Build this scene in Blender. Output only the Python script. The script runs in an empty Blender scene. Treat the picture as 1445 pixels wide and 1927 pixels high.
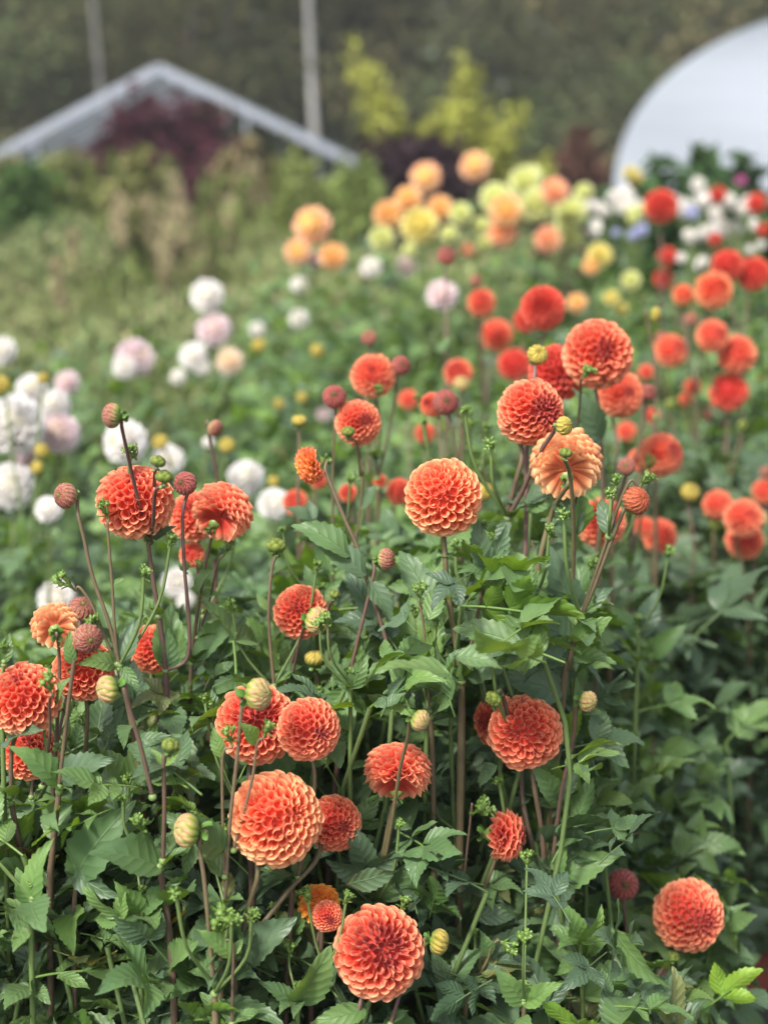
import bpy, math, random
import numpy as np
from mathutils import Vector

# ---------------------------------------------------------------- camera, sky, sun, exposure
scene = bpy.context.scene
COL = scene.collection
CAM_Z, PITCH, FPX, CX, CY = 1.55, math.radians(13.9), 2676.0, 722.5, 963.5
cam_data = bpy.data.cameras.new('camera')
cam_data.sensor_fit = 'VERTICAL'; cam_data.sensor_height = 36.0; cam_data.lens = 50.0
cam_data.clip_start = 0.05; cam_data.clip_end = 500
cam = bpy.data.objects.new('camera', cam_data); COL.objects.link(cam)
cam.location = (0, 0, CAM_Z); cam.rotation_euler = (math.radians(90)-PITCH, 0, 0)
cam_data.dof.use_dof = True; cam_data.dof.focus_distance = 1.29; cam_data.dof.aperture_fstop = 3.0
cam_data.dof.aperture_blades = 0
scene.camera = cam
SUN_EL, SUN_AZ = math.radians(50), math.radians(215)     # azimuth clockwise from +Y
world = bpy.data.worlds.new("World"); scene.world = world; world.use_nodes = True
wn = world.node_tree; bg = wn.nodes['Background']
sky = wn.nodes.new('ShaderNodeTexSky'); sky.sky_type = 'NISHITA'; sky.sun_disc = False
sky.sun_elevation = SUN_EL; sky.sun_rotation = SUN_AZ; sky.dust_density = 3.0; sky.air_density = 1.0
sky.ozone_density = 1.0
hsv = wn.nodes.new('ShaderNodeHueSaturation'); hsv.inputs['Saturation'].default_value = .5   # thin cloud greys the blue
wn.links.new(sky.outputs[0], hsv.inputs['Color']); wn.links.new(hsv.outputs[0], bg.inputs[0]); bg.inputs[1].default_value = 0.14
sun_data = bpy.data.lights.new('sun', 'SUN'); sun_data.energy = 2.8; sun_data.angle = math.radians(8)
sun_data.color = (1.0, 0.95, 0.88)
sun = bpy.data.objects.new('sun', sun_data); COL.objects.link(sun)
sd = Vector((math.sin(SUN_AZ)*math.cos(SUN_EL), math.cos(SUN_AZ)*math.cos(SUN_EL), math.sin(SUN_EL)))
sun.rotation_euler = sd.to_track_quat('Z', 'Y').to_euler(); sun.location = (0, 0, 20)
scene.view_settings.view_transform = 'Standard'; scene.view_settings.look = 'None'
scene.view_settings.exposure = 1.07; scene.view_settings.gamma = 1.0
scene.cycles.max_bounces = 8; scene.cycles.transparent_max_bounces = 16

# ---------------------------------------------------------------- small maths helpers
rng = np.random.default_rng(11)
FWD = np.array([0, math.cos(PITCH), -math.sin(PITCH)]); UPV = np.array([0, math.sin(PITCH), math.cos(PITCH)])
RIGHT = np.array([1.0, 0, 0]); CAMP = np.array([0, 0, CAM_Z])
def at(px, py, Y):
    """the point of the place seen at photo pixel (px, py) standing Y metres ahead"""
    ray = FWD + RIGHT*(px-CX)/FPX - UPV*(py-CY)/FPX
    return CAMP + ray*(Y/ray[1])
def depth(p): return float(np.dot(np.asarray(p)-CAMP, FWD))
def pxsize(px, p): return px/FPX*depth(p)
def axis(a):
    v = RIGHT*a[0] + UPV*a[1] - FWD*a[2]
    return v/np.linalg.norm(v)
def frame(z, spin=0.0, up=(0, 0, 1)):
    z = np.asarray(z, float); z = z/np.linalg.norm(z)
    r = np.asarray(up, float)
    if abs(np.dot(r, z)) > .97: r = np.array([0, 1.0, 0])
    x = np.cross(r, z); x /= np.linalg.norm(x); y = np.cross(z, x)
    c, s = math.cos(spin), math.sin(spin)
    return np.column_stack([x*c+y*s, -x*s+y*c, z])

class MB:
    """collects grids of quads with a colour per vertex and a leaf coordinate"""
    def __init__(s): s.V = []; s.Q = []; s.C = []; s.L = []; s.M = []; s.F = []; s.n = 0
    def add(s, V, Q, C, L=None, mat=0, smooth=True):
        V = np.asarray(V, float).reshape(-1, 3); n = len(V)
        C = np.broadcast_to(np.asarray(C, float), (n, 3)) if np.ndim(C) == 1 else np.asarray(C, float).reshape(-1, 3)
        if L is None: L = np.zeros((n, 3))
        Q = np.asarray(Q, np.int64).reshape(-1, 4)
        s.V.append(V); s.Q.append(Q+s.n); s.C.append(C); s.L.append(np.asarray(L).reshape(-1, 3))
        s.M.append(np.full(len(Q), mat)); s.F.append(np.full(len(Q), smooth)); s.n += n
    def mesh(s, name, mats):
        V = np.concatenate(s.V); Q = np.concatenate(s.Q); C = np.concatenate(s.C); L = np.concatenate(s.L); M = np.concatenate(s.M)
        me = bpy.data.meshes.new(name)
        me.vertices.add(len(V)); me.vertices.foreach_set('co', V.astype(np.float32).ravel())
        me.loops.add(Q.size); me.loops.foreach_set('vertex_index', Q.astype(np.int32).ravel())
        me.polygons.add(len(Q)); me.polygons.foreach_set('loop_start', np.arange(0, Q.size, 4, dtype=np.int32))
        me.polygons.foreach_set('loop_total', np.full(len(Q), 4, np.int32))
        for m in (mats if isinstance(mats, (list, tuple)) else [mats]): me.materials.append(m)
        me.polygons.foreach_set('material_index', M.astype(np.int32))
        me.polygons.foreach_set('use_smooth', np.concatenate(s.F))
        me.update(calc_edges=True)
        a = me.attributes.new('tint', 'FLOAT_COLOR', 'POINT')
        a.data.foreach_set('color', np.column_stack([C, np.ones(len(C))]).astype(np.float32).ravel())
        b = me.attributes.new('leafco', 'FLOAT_VECTOR', 'POINT')
        b.data.foreach_set('vector', L.astype(np.float32).ravel())
        return me
    def obj(s, name, mats, parent=None, loc=None):
        me = s.mesh(name, mats); return link(name, me, parent)
def link(name, me, parent=None):
    o = bpy.data.objects.new(name, me); COL.objects.link(o)
    if parent is not None: o.parent = parent
    return o
def thing(name, label, cat, loc=(0, 0, 0), group=None):
    o = bpy.data.objects.new(name, None); COL.objects.link(o); o.location = loc; o.empty_display_size = .05
    o['label'] = label; o['category'] = cat
    if group: o['group'] = group
    return o
def tag(o, label, cat, group=None, kind=None):
    if label: o['label'] = label
    if cat: o['category'] = cat
    if group: o['group'] = group
    if kind: o['kind'] = kind
    return o
def grid_quads(nu, nv, closed=False):
    """quads of an nu x nv vertex grid (v fastest); closed joins the last v column to the first"""
    i = np.arange(nu-1)[:, None]; j = np.arange(nv if closed else nv-1)[None, :]
    j2 = (j+1) % nv
    return np.stack([i*nv+j, i*nv+j2, (i+1)*nv+j2, (i+1)*nv+j], -1).reshape(-1, 4)
def catmull(P, n=5):
    P = np.asarray(P, float)
    if len(P) < 3: return np.linspace(P[0], P[-1], n+1)
    A = np.vstack([2*P[0]-P[1], P, 2*P[-1]-P[-2]]); out = []
    for i in range(1, len(A)-2):
        p0, p1, p2, p3 = A[i-1:i+3]
        for t in np.linspace(0, 1, n, endpoint=False):
            out.append(.5*((2*p1)+(p2-p0)*t+(2*p0-5*p1+4*p2-p3)*t*t+(3*p1-p0-3*p2+p3)*t**3))
    out.append(P[-1]); return np.array(out)
def tube(mb, P, r, C, ns=8, mat=0, cap=False):
    """a tube along P; r and C may vary along it"""
    P = np.asarray(P, float); n = len(P); r = np.broadcast_to(np.asarray(r, float), (n,))
    T = np.gradient(P, axis=0); T /= np.linalg.norm(T, axis=1)[:, None]+1e-9
    ref = np.array([0, -1.0, 0.1]); X = np.cross(T, ref); nx = np.linalg.norm(X, axis=1)
    X[nx < .1] = np.cross(T[nx < .1], np.array([1.0, 0, 0])); X /= np.linalg.norm(X, axis=1)[:, None]
    Yv = np.cross(T, X); a = np.linspace(0, 2*math.pi, ns, endpoint=False)
    V = P[:, None]+r[:, None, None]*(np.cos(a)[None, :, None]*X[:, None]+np.sin(a)[None, :, None]*Yv[:, None])
    C = np.asarray(C, float)
    if C.ndim == 1: C = np.broadcast_to(C, (n, 3))
    if cap:
        V = np.concatenate([np.broadcast_to(P[0], (1, ns, 3)), V, np.broadcast_to(P[-1], (1, ns, 3))]); C = np.concatenate([C[:1], C, C[-1:]]); n += 2
    mb.add(V, grid_quads(n, ns, True), np.repeat(C[:, None], ns, 1), mat=mat)
def box(mb, c, s, C, R=None, mat=0):
    h = np.array(s)/2; p = np.array([[x, y, z] for x in (-1, 1) for y in (-1, 1) for z in (-1, 1)])*h
    if R is not None: p = p@np.asarray(R).T
    p = p+np.array(c)
    Q = [[0, 1, 3, 2], [4, 6, 7, 5], [0, 4, 5, 1], [2, 3, 7, 6], [0, 2, 6, 4], [1, 5, 7, 3]]
    mb.add(p, Q, C, mat=mat, smooth=False)
def mixc(a, b, t):
    t = np.asarray(t)[..., None]; return np.asarray(a)*(1-t)+np.asarray(b)*t
def sstep(x, a, b):
    t = np.clip((np.asarray(x)-a)/(b-a), 0, 1); return t*t*(3-2*t)

# ---------------------------------------------------------------- materials
def nmat(name):
    m = bpy.data.materials.new(name); m.use_nodes = True; nt = m.node_tree
    for n in list(nt.nodes):
        if n.type != 'OUTPUT_MATERIAL': nt.nodes.remove(n)
    return m, nt, [n for n in nt.nodes if n.type == 'OUTPUT_MATERIAL'][0]
def nd(nt, t, **k):
    n = nt.nodes.new(t)
    for a, v in k.items(): setattr(n, a, v)
    return n
def mth(nt, op, a, b=None, c=None):
    n = nd(nt, 'ShaderNodeMath', operation=op)
    for i, v in enumerate((a, b, c)):
        if v is None: continue
        if isinstance(v, (int, float)): n.inputs[i].default_value = v
        else: nt.links.new(v, n.inputs[i])
    return n.outputs[0]
def tinted(name, rough=.6, trans=.0, spec=.5, noise=0.0, nscale=60, bump=0.0, sheen=0.0, transcol=None):
    """tint attribute with a little noise; trans = share of light let through"""
    m, nt, out = nmat(name); L = nt.links.new
    at_ = nd(nt, 'ShaderNodeAttribute', attribute_name='tint'); col = at_.outputs['Color']
    geo = nd(nt, 'ShaderNodeTexCoord')
    tex = nd(nt, 'ShaderNodeTexNoise'); tex.inputs['Scale'].default_value = nscale; tex.inputs['Detail'].default_value = 4
    L(geo.outputs['Object'], tex.inputs['Vector'])
    if noise:
        hs = nd(nt, 'ShaderNodeHueSaturation'); L(col, hs.inputs['Color'])
        L(mth(nt, 'MULTIPLY_ADD', tex.outputs[0], noise*2, 1-noise), hs.inputs['Value']); col = hs.outputs[0]
    p = nd(nt, 'ShaderNodeBsdfPrincipled'); L(col, p.inputs['Base Color'])
    p.inputs['Roughness'].default_value = rough; p.inputs['Specular IOR Level'].default_value = spec
    if sheen: p.inputs['Sheen Weight'].default_value = sheen
    if bump:
        b = nd(nt, 'ShaderNodeBump'); b.inputs['Strength'].default_value = bump; b.inputs['Distance'].default_value = .002
        L(tex.outputs[0], b.inputs['Height']); L(b.outputs[0], p.inputs['Normal'])
    if trans:
        t = nd(nt, 'ShaderNodeBsdfTranslucent'); L(col, t.inputs[0]); mx = nd(nt, 'ShaderNodeMixShader')
        mx.inputs[0].default_value = trans; L(p.outputs[0], mx.inputs[1]); L(t.outputs[0], mx.inputs[2]); L(mx.outputs[0], out.inputs[0])
    else: L(p.outputs[0], out.inputs[0])
    return m
M_PETAL = tinted('petal', rough=.62, trans=.38, spec=.25, noise=.10, nscale=3, sheen=.15)
M_STEM = tinted('stem', rough=.5, spec=.4, noise=.25, nscale=90, bump=.25)
M_GREEN = tinted('bract_green', rough=.45, trans=.15, spec=.5, noise=.18, nscale=6)
M_FAR = tinted('far_leaves', rough=.7, trans=.2, spec=.2)
M_BARK = tinted('bark', rough=.9, noise=.35, nscale=9, bump=.6)

def leaf_material():
    m, nt, out = nmat('leaf'); L = nt.links.new
    at_ = nd(nt, 'ShaderNodeAttribute', attribute_name='tint')
    lc = nd(nt, 'ShaderNodeAttribute', attribute_name='leafco'); sp = nd(nt, 'ShaderNodeSeparateXYZ'); L(lc.outputs['Vector'], sp.inputs[0])
    s, t, rnd = sp.outputs[0], sp.outputs[1], sp.outputs[2]
    sa = mth(nt, 'ABSOLUTE', s)
    k = mth(nt, 'MULTIPLY', mth(nt, 'SUBTRACT', t, mth(nt, 'MULTIPLY', sa, .20)), 6.5)
    k = mth(nt, 'ADD', k, mth(nt, 'MULTIPLY', mth(nt, 'SIGN', s), .22))
    fr = mth(nt, 'ABSOLUTE', mth(nt, 'SUBTRACT', mth(nt, 'FRACT', k), .5))      # 0.5 away from vein .. 0 on it
    lat = mth(nt, 'SMOOTH_MAX', mth(nt, 'SUBTRACT', 1, mth(nt, 'MULTIPLY', fr, 14)), 0, .1)
    lat = mth(nt, 'MULTIPLY', lat, mth(nt, 'SUBTRACT', 1.0, mth(nt, 'MULTIPLY', sa, .75)))
    mid = mth(nt, 'SMOOTH_MAX', mth(nt, 'SUBTRACT', 1, mth(nt, 'MULTIPLY', sa, 16)), 0, .1)
    vein = mth(nt, 'MINIMUM', mth(nt, 'ADD', mth(nt, 'MULTIPLY', lat, .45), mid), 1)
    tc = nd(nt, 'ShaderNodeTexCoord'); tex = nd(nt, 'ShaderNodeTexNoise'); tex.inputs['Scale'].default_value = 45; tex.inputs['Detail'].default_value = 5
    L(tc.outputs['Object'], tex.inputs['Vector'])
    hs = nd(nt, 'ShaderNodeHueSaturation'); L(at_.outputs['Color'], hs.inputs['Color'])
    big = nd(nt, 'ShaderNodeTexNoise'); big.inputs['Scale'].default_value = 14; big.inputs['Detail'].default_value = 3; L(tc.outputs['Object'], big.inputs['Vector'])
    L(mth(nt, 'MULTIPLY', mth(nt, 'MULTIPLY_ADD', tex.outputs[0], .5, .75), mth(nt, 'MULTIPLY_ADD', big.outputs[0], 1.1, .45)), hs.inputs['Value']); L(mth(nt, 'MULTIPLY_ADD', big.outputs[0], -.06, .53), hs.inputs['Hue'])
    mx = nd(nt, 'ShaderNodeMix', data_type='RGBA'); L(mth(nt, 'MULTIPLY', vein, .38), mx.inputs[0]); L(hs.outputs[0], mx.inputs[6]); mx.inputs[7].default_value = (.22, .34, .12, 1)
    geo = nd(nt, 'ShaderNodeNewGeometry')                                   # the underside of the blade is paler
    mb_ = nd(nt, 'ShaderNodeMix', data_type='RGBA'); L(mth(nt, 'MULTIPLY', geo.outputs['Backfacing'], .45), mb_.inputs[0]); L(mx.outputs[2], mb_.inputs[6]); mb_.inputs[7].default_value = (.13, .21, .12, 1)
    p = nd(nt, 'ShaderNodeBsdfPrincipled'); L(mb_.outputs[2], p.inputs['Base Color'])
    p.inputs['Roughness'].default_value = .50; p.inputs['Specular IOR Level'].default_value = .55
    p.inputs['Sheen Weight'].default_value = .04
    L(mth(nt, 'MULTIPLY_ADD', tex.outputs[0], .25, .34), p.inputs['Roughness'])
    bp = nd(nt, 'ShaderNodeBump'); bp.inputs['Strength'].default_value = .45; bp.inputs['Distance'].default_value = .0013
    bul = mth(nt, 'SINE', mth(nt, 'MULTIPLY', fr, 3.1416))
    hgt = mth(nt, 'ADD', mth(nt, 'MULTIPLY', bul, .8), mth(nt, 'MULTIPLY', tex.outputs[0], .5)); hgt = mth(nt, 'SUBTRACT', hgt, mid)
    L(hgt, bp.inputs['Height']); L(bp.outputs[0], p.inputs['Normal'])
    tr = nd(nt, 'ShaderNodeBsdfTranslucent'); g = nd(nt, 'ShaderNodeMix', data_type='RGBA', blend_type='MULTIPLY'); g.inputs[0].default_value = 1
    L(mx.outputs[2], g.inputs[6]); g.inputs[7].default_value = (1.7, 1.5, .5, 1); L(g.outputs[2], tr.inputs[0])
    ms = nd(nt, 'ShaderNodeMixShader'); ms.inputs[0].default_value = .32; L(p.outputs[0], ms.inputs[1]); L(tr.outputs[0], ms.inputs[2]); L(ms.outputs[0], out.inputs[0])
    return m
M_LEAF = leaf_material()

# ---------------------------------------------------------------- flower heads (unit radius, centre disc towards +Z)
PAL = {  # deep inside, petal face, rim, young centre
 'coral':  dict(deep=(.74, .070, .040), face=(.92, .205, .110), rim=(.97, .48, .27), young=(.36, .04, .05)),
 'red':    dict(deep=(.60, .03, .022), face=(.84, .085, .062), rim=(.92, .24, .15), young=(.45, .05, .02)),
 'orange': dict(deep=(.82, .09, .045), face=(.95, .30, .13), rim=(.97, .58, .30), young=(.55, .05, .02)),
 'peach':  dict(deep=(.78, .20, .08), face=(.92, .38, .16), rim=(.95, .58, .30), young=(.7, .25, .08)),
 'white':  dict(deep=(.84, .80, .74), face=(.88, .86, .84), rim=(.90, .88, .88), young=(.74, .72, .42)),
 'blush':  dict(deep=(.78, .62, .60), face=(.84, .75, .76), rim=(.86, .74, .80), young=(.76, .62, .34)),
 'yellow': dict(deep=(.72, .60, .14), face=(.83, .75, .26), rim=(.86, .82, .42), young=(.74, .58, .06)),
 'lemon':  dict(deep=(.66, .68, .24), face=(.78, .80, .38), rim=(.82, .84, .52), young=(.60, .65, .16)),
 'amber':  dict(deep=(.88, .52, .14), face=(.93, .63, .32), rim=(.93, .66, .42), young=(.8, .5, .06)),
 'sunset': dict(deep=(.92, .72, .24), face=(.93, .64, .42), rim=(.92, .50, .44), young=(.88, .68, .07)),
 'pink':   dict(deep=(.60, .10, .36), face=(.72, .24, .50), rim=(.78, .36, .6), young=(.6, .2, .3)),
  'apricot': dict(deep=(.90, .44, .20), face=(.93, .54, .34), rim=(.93, .62, .46), young=(.88, .5, .16)),
 'flame':  dict(deep=(.90, .46, .07), face=(.92, .36, .12), rim=(.90, .24, .14), young=(.85, .5, .06)),
 'tangerine': dict(deep=(.88, .28, .03), face=(.94, .36, .045), rim=(.95, .50, .10), young=(.8, .2, .05)),
 'cream':  dict(deep=(.82, .64, .42), face=(.88, .74, .60), rim=(.88, .76, .68), young=(.8, .66, .3)),
 'blue':   dict(deep=(.42, .45, .68), face=(.55, .58, .78), rim=(.6, .62, .8), young=(.5, .5, .5)),
}
_cache = {}
GA = math.pi*(3-math.sqrt(5))
def ball(pal='coral', N=200, seed=0, lod=0, open_=0.0, thmax=148, young=14, squash=.92, ragged=.035):
    """ball dahlia: spiral of rolled petals; open_ 0 = quilled ball, 1 = flat decorative petals"""
    key = ('ball', pal, N, seed, lod, open_, thmax, young, squash)
    if key in _cache: return _cache[key]
    r = np.random.default_rng(seed+5); P = PAL[pal]
    nt, ns = ((9, 11), (5, 7))[lod]; N = int(N*1.4)
    k = np.arange(N)+.6; pw = .60
    th = np.radians(thmax)*(k/N)**pw
    ph = k*GA + r.normal(0, .05, N)
    dth = np.radians(thmax)*pw*(k/N)**(pw-1)/N
    spc = np.sqrt(2*math.pi*np.maximum(np.sin(th), .12)*dth)
    th = th+r.normal(0, .09, N)*spc
    thd = np.degrees(th); yg = 1-sstep(thd, young*.7, young*1.9)
    n = np.stack([np.sin(th)*np.cos(ph), np.sin(th)*np.sin(ph), np.cos(th)], -1)
    eth = np.stack([np.cos(th)*np.cos(ph), np.cos(th)*np.sin(ph), -np.sin(th)], -1)
    eph = np.stack([-np.sin(ph), np.cos(ph), 0*ph], -1)
    rho = spc*(.475+.11*sstep(thd, 55, 125))*(1+r.normal(0, .06, N)); rho *= (1-.25*yg)*(1+.25*open_)
    R = 1-.10*np.exp(-(thd/26)**2)+r.normal(0, ragged*.5, N)+ .05*(sstep(thd, 100, 140))*open_
    odd = r.random(N) < .05; R = R - 1.25*rho*.35+odd*r.normal(0, .05, N); rho = rho*(1+odd*r.normal(0, .12, N))
    A = np.radians(np.where(thd < 90, 168-.36*thd, 135.6-(thd-90)*.55))*(1-.45*open_)*(1+r.normal(0, .035, N))
    A = A*(1-.1*yg)
    tt = np.array([0, .3, .52, .68, .80, .88, .94, .98, 1.0]) if lod == 0 else np.array([0, .45, .75, .92, 1.0])
    ss = np.linspace(-1, 1, ns)
    T, S = np.meshgrid(tt, ss, indexing='ij')
    B = np.array([0, 0, -.34])
    # centreline: from the receptacle out to the surface, ending along n
    tip = R[:, None]*n
    ctl = tip-n*(.52+.0*thd[:, None])
    lenT = T-(.30+.50*sstep(thd, 40, 115)+.1*open_)[:, None, None]*((1-np.cos(S*2.2))/1.6)*T**3*rho[:, None, None]    # rim slants down towards the open side
    lenT = np.broadcast_to(lenT, (N, nt, ns))
    q = lenT[..., None]
    cl = (1-q)**2*B+2*q*(1-q)*ctl[:, None, None]+q*q*tip[:, None, None]
    # extra pointed lip on the midrib side
    lip = (np.maximum(0, 1-np.abs(S)*1.5)**2)*T**6*(.20+.35*sstep(thd, 75, 120)+.6*open_)[:, None, None]
    prof = (.30+.70*sstep(T, .15, .85))*(1-.10*T**10)
    rr = rho[:, None, None]*prof
    ang = S*A[:, None, None]
    # inner lip of young petals closes
    off = eth[:, None, None]*(np.cos(ang)[..., None]) + eph[:, None, None]*(np.sin(ang)[..., None])
    V = cl+rr[..., None]*off
    V = V+(n[:, None, None]*.50+eth[:, None, None]*.22)*(lip*rho[:, None, None])[..., None]
    flare = T**8*.16*(1-yg)[:, None, None]*rho[:, None, None]
    V = V+off*flare[..., None]
    # irregular twist of each petal
    V = V+eph[:, None, None]*(r.normal(0, .07, N)[:, None, None]*T**2*rho[:, None, None])[..., None]
    # dimpled, incurved eye
    V = V*np.array([1, 1, squash])
    back = sstep(thd, 60, 140)[:, None, None]
    rim = np.clip(T**22*1.25+np.abs(S)**7*T**4*.8, 0, 1)
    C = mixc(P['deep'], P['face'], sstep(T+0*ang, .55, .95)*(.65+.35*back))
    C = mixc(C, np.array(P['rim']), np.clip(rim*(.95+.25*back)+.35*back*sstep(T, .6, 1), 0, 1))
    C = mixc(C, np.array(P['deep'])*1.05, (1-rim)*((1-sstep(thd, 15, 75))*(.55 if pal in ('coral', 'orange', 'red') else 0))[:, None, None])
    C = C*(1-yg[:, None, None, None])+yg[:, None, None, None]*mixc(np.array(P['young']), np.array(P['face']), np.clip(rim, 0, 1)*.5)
    C = C*(1+r.normal(0, .06, N))[:, None, None, None]
    brn = ((r.random(N) < .035)*(thd > 55))[:, None, None, None]*(T**10)[None, :, :, None]; C = C*(1-brn*np.array([.45, .5, .5]))
    mb = MB(); Q = grid_quads(nt, ns); m = nt*ns
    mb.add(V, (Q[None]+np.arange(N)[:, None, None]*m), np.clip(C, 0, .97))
    # receptacle core keeps the light out of the middle
    if thmax > 140 and open_ < .3: sphere(mb, (0, 0, .02), (.72, .72, .62), P['deep'], 12, 16)
    else: sphere(mb, (0, 0, .12), (.50, .50, .36), P['deep'], 10, 14)
    if thmax < 140 or open_ > .3 or True:
        pass
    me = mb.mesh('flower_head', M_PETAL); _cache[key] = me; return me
def sphere(mb, c, s, C, nu=9, nv=12, R=None, mat=0):
    u = np.linspace(.02, math.pi-.02, nu)[:, None]; v = np.linspace(0, 2*math.pi, nv, endpoint=False)[None]
    V = np.stack([np.sin(u)*np.cos(v), np.sin(u)*np.sin(v), np.cos(u)+0*v], -1)*np.array(s)
    if R is not None: V = V@np.asarray(R).T
    mb.add(V+np.array(c), grid_quads(nu, nv, True), C, mat=mat)
def strap(mb, B, d, nrm, L, W, C0, C1, curl=0., cup=.25, nt=7, ns=5, mat=0, tip=1.0, rimc=None):
    """a bract, sepal or ray: strip from B along d, bending towards nrm by curl"""
    d = np.asarray(d, float); d = d/np.linalg.norm(d); nrm = np.asarray(nrm, float); nrm = nrm-d*np.dot(nrm, d); nrm /= np.linalg.norm(nrm)+1e-9
    side = np.cross(nrm, d); t = np.linspace(0, 1, nt); s = np.linspace(-1, 1, ns)
    a = curl*t; dx = np.cumsum(np.cos(a))/nt; dz = np.cumsum(np.sin(a))/nt; dx -= dx[0]; dz -= dz[0]
    w = W*np.clip((.35+1.3*t)*(1-t**3*tip), .02, 1)**.7
    T, S = np.meshgrid(t, s, indexing='ij')
    nr = -np.sin(a)[:, None]*d+np.cos(a)[:, None]*nrm
    P = np.asarray(B)+L*(dx[:, None]*d+dz[:, None]*nrm)
    V = P[:, None]+side*(w[:, None]*S)[..., None]+nr[:, None]*(cup*w[:, None]*S**2)[..., None]
    C = mixc(C0, C1, T)
    if rimc is not None: C = mixc(C, np.array(rimc), np.clip(np.abs(S)**3*.8+T**5*.5, 0, 1))
    mb.add(V, grid_quads(nt, ns), C, np.stack([S, T, 0*S], -1), mat=mat)
def calyx(scale=1.0, seed=0, spread=1.0, tight=False):
    """green bracts behind a head of unit radius (sits at -Z)"""
    key = ('calyx', round(scale, 2), seed, spread, tight)
    if key in _cache: return _cache[key]
    r = np.random.default_rng(seed+77); mb = MB(); s = scale
    z0 = -.80 if not tight else -.86
    sphere(mb, (0, 0, z0+.10*s), (.24*s, .24*s, .16*s), (.07, .13, .025), 7, 10)
    for i in range(8):
        a = i*math.pi/4+r.normal(0, .08); e = np.array([math.cos(a), math.sin(a), 0])
        strap(mb, np.array([0, 0, z0+.02])+e*.12*s, e+np.array([0, 0, .35]), (0, 0, 1), .52*s, .18*s, (.10, .19, .03), (.20, .29, .06), curl=.7, cup=.3, tip=.7)
    for i in range(5):
        a = i*math.tau/5+r.normal(0, .12)+.3; e = np.array([math.cos(a), math.sin(a), 0])
        strap(mb, np.array([0, 0, z0-.04])+e*.10*s, e*(1)+np.array([0, 0, -.35+r.normal(0, .25)])*spread, (0, 0, -1), (.50+r.normal(0, .05))*s, .17*s, (.07, .15, .025), (.11, .23, .04), curl=r.uniform(.2, 1.1), cup=-.35, tip=.55)
    me = mb.mesh('calyx', M_GREEN); _cache[key] = me; return me
def bud(kind='pink', seed=0):
    """tight opening bud: layers of ribbed petals wrapped over a globe, eye towards +Z"""
    key = ('bud', kind, seed)
    if key in _cache: return _cache[key]
    r = np.random.default_rng(seed+31); mb = MB()
    pal = {'pink': ((.72, .56, .24), (.36, .05, .048), (.78, .40, .30), (.22, .22, .05)),
           'maroon': ((.62, .34, .18), (.36, .028, .036), (.76, .30, .25), (.12, .12, .03)),
           'red': ((.62, .30, .10), (.58, .05, .03), (.80, .36, .16), (.42, .10, .02)),
           'cream': ((.36, .44, .07), (.62, .58, .20), (.70, .30, .22), (.40, .40, .10)),
           'gold': ((.40, .34, .06), (.56, .46, .08), (.66, .50, .12), (.30, .24, .03)),
           'green': ((.16, .24, .04), (.22, .30, .05), (.34, .36, .07), (.18, .24, .04))}[kind]
    base, mid, rim, eye = [np.array(c) for c in pal]
    rows = {'cream': 5, 'gold': 6, 'green': 3}.get(kind, 9); npet = {'cream': 11, 'gold': 12, 'green': 6}.get(kind, 17)
    sphere(mb, (0, 0, 0), (.80, .80, .74), mid*.6, 9, 14)
    for j in range(rows):
        f = j/(rows-1)                       # 0 outermost/back ... 1 innermost at the eye
        th0 = math.radians(140-90*f); th1 = math.radians((62 if kind in ('cream', 'green', 'gold') else 74)*(1-f)**.85+5)
        Rj = 1.0-.10*f; m = max(5, int(round(npet*(1-.35*f))))
        for i in range(m):
            ph0 = (i+.5*(j % 2))*math.tau/m+r.normal(0, .05)+.25*j
            t = np.linspace(0, 1, 8)[:, None]; s = np.linspace(-1, 1, 5)[None]
            th = th0+(th1-th0)*t; wdt = math.tau/m*.62*(1-t**5*.75)
            ph = ph0+wdt*s+.35*t*(1 if kind not in ('green',) else .3)
            rr = Rj*(1+(.17 if kind in ('cream', 'gold') else .12)*(1-s**2)*(1 if kind in ('cream', 'green', 'gold') else .9)-.06+.05*np.sin(t*math.pi))+.05*t**4+r.normal(0, .012)
            V = np.stack([rr*np.sin(th)*np.cos(ph), rr*np.sin(th)*np.sin(ph), rr*np.cos(th)*.84], -1)
            T = t+0*s; S = s+0*t
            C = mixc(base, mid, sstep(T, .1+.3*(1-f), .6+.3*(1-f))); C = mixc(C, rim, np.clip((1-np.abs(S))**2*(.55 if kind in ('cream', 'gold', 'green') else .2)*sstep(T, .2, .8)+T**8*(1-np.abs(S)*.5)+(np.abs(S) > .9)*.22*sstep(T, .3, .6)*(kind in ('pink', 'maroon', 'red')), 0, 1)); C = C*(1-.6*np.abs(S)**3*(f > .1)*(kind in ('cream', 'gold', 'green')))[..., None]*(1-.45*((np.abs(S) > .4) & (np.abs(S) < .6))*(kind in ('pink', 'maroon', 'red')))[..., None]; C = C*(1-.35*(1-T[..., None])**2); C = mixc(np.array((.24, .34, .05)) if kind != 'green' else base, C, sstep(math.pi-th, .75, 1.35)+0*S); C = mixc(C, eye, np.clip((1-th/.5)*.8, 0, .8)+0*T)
            mb.add(V, grid_quads(8, 5), np.clip(C*(1+r.normal(0, .08)), 0, .9))
    sphere(mb, (0, 0, .80), (.16, .16, .08), eye, 6, 8)
    me = mb.mesh('bud', M_PETAL); _cache[key] = me; return me
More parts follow.
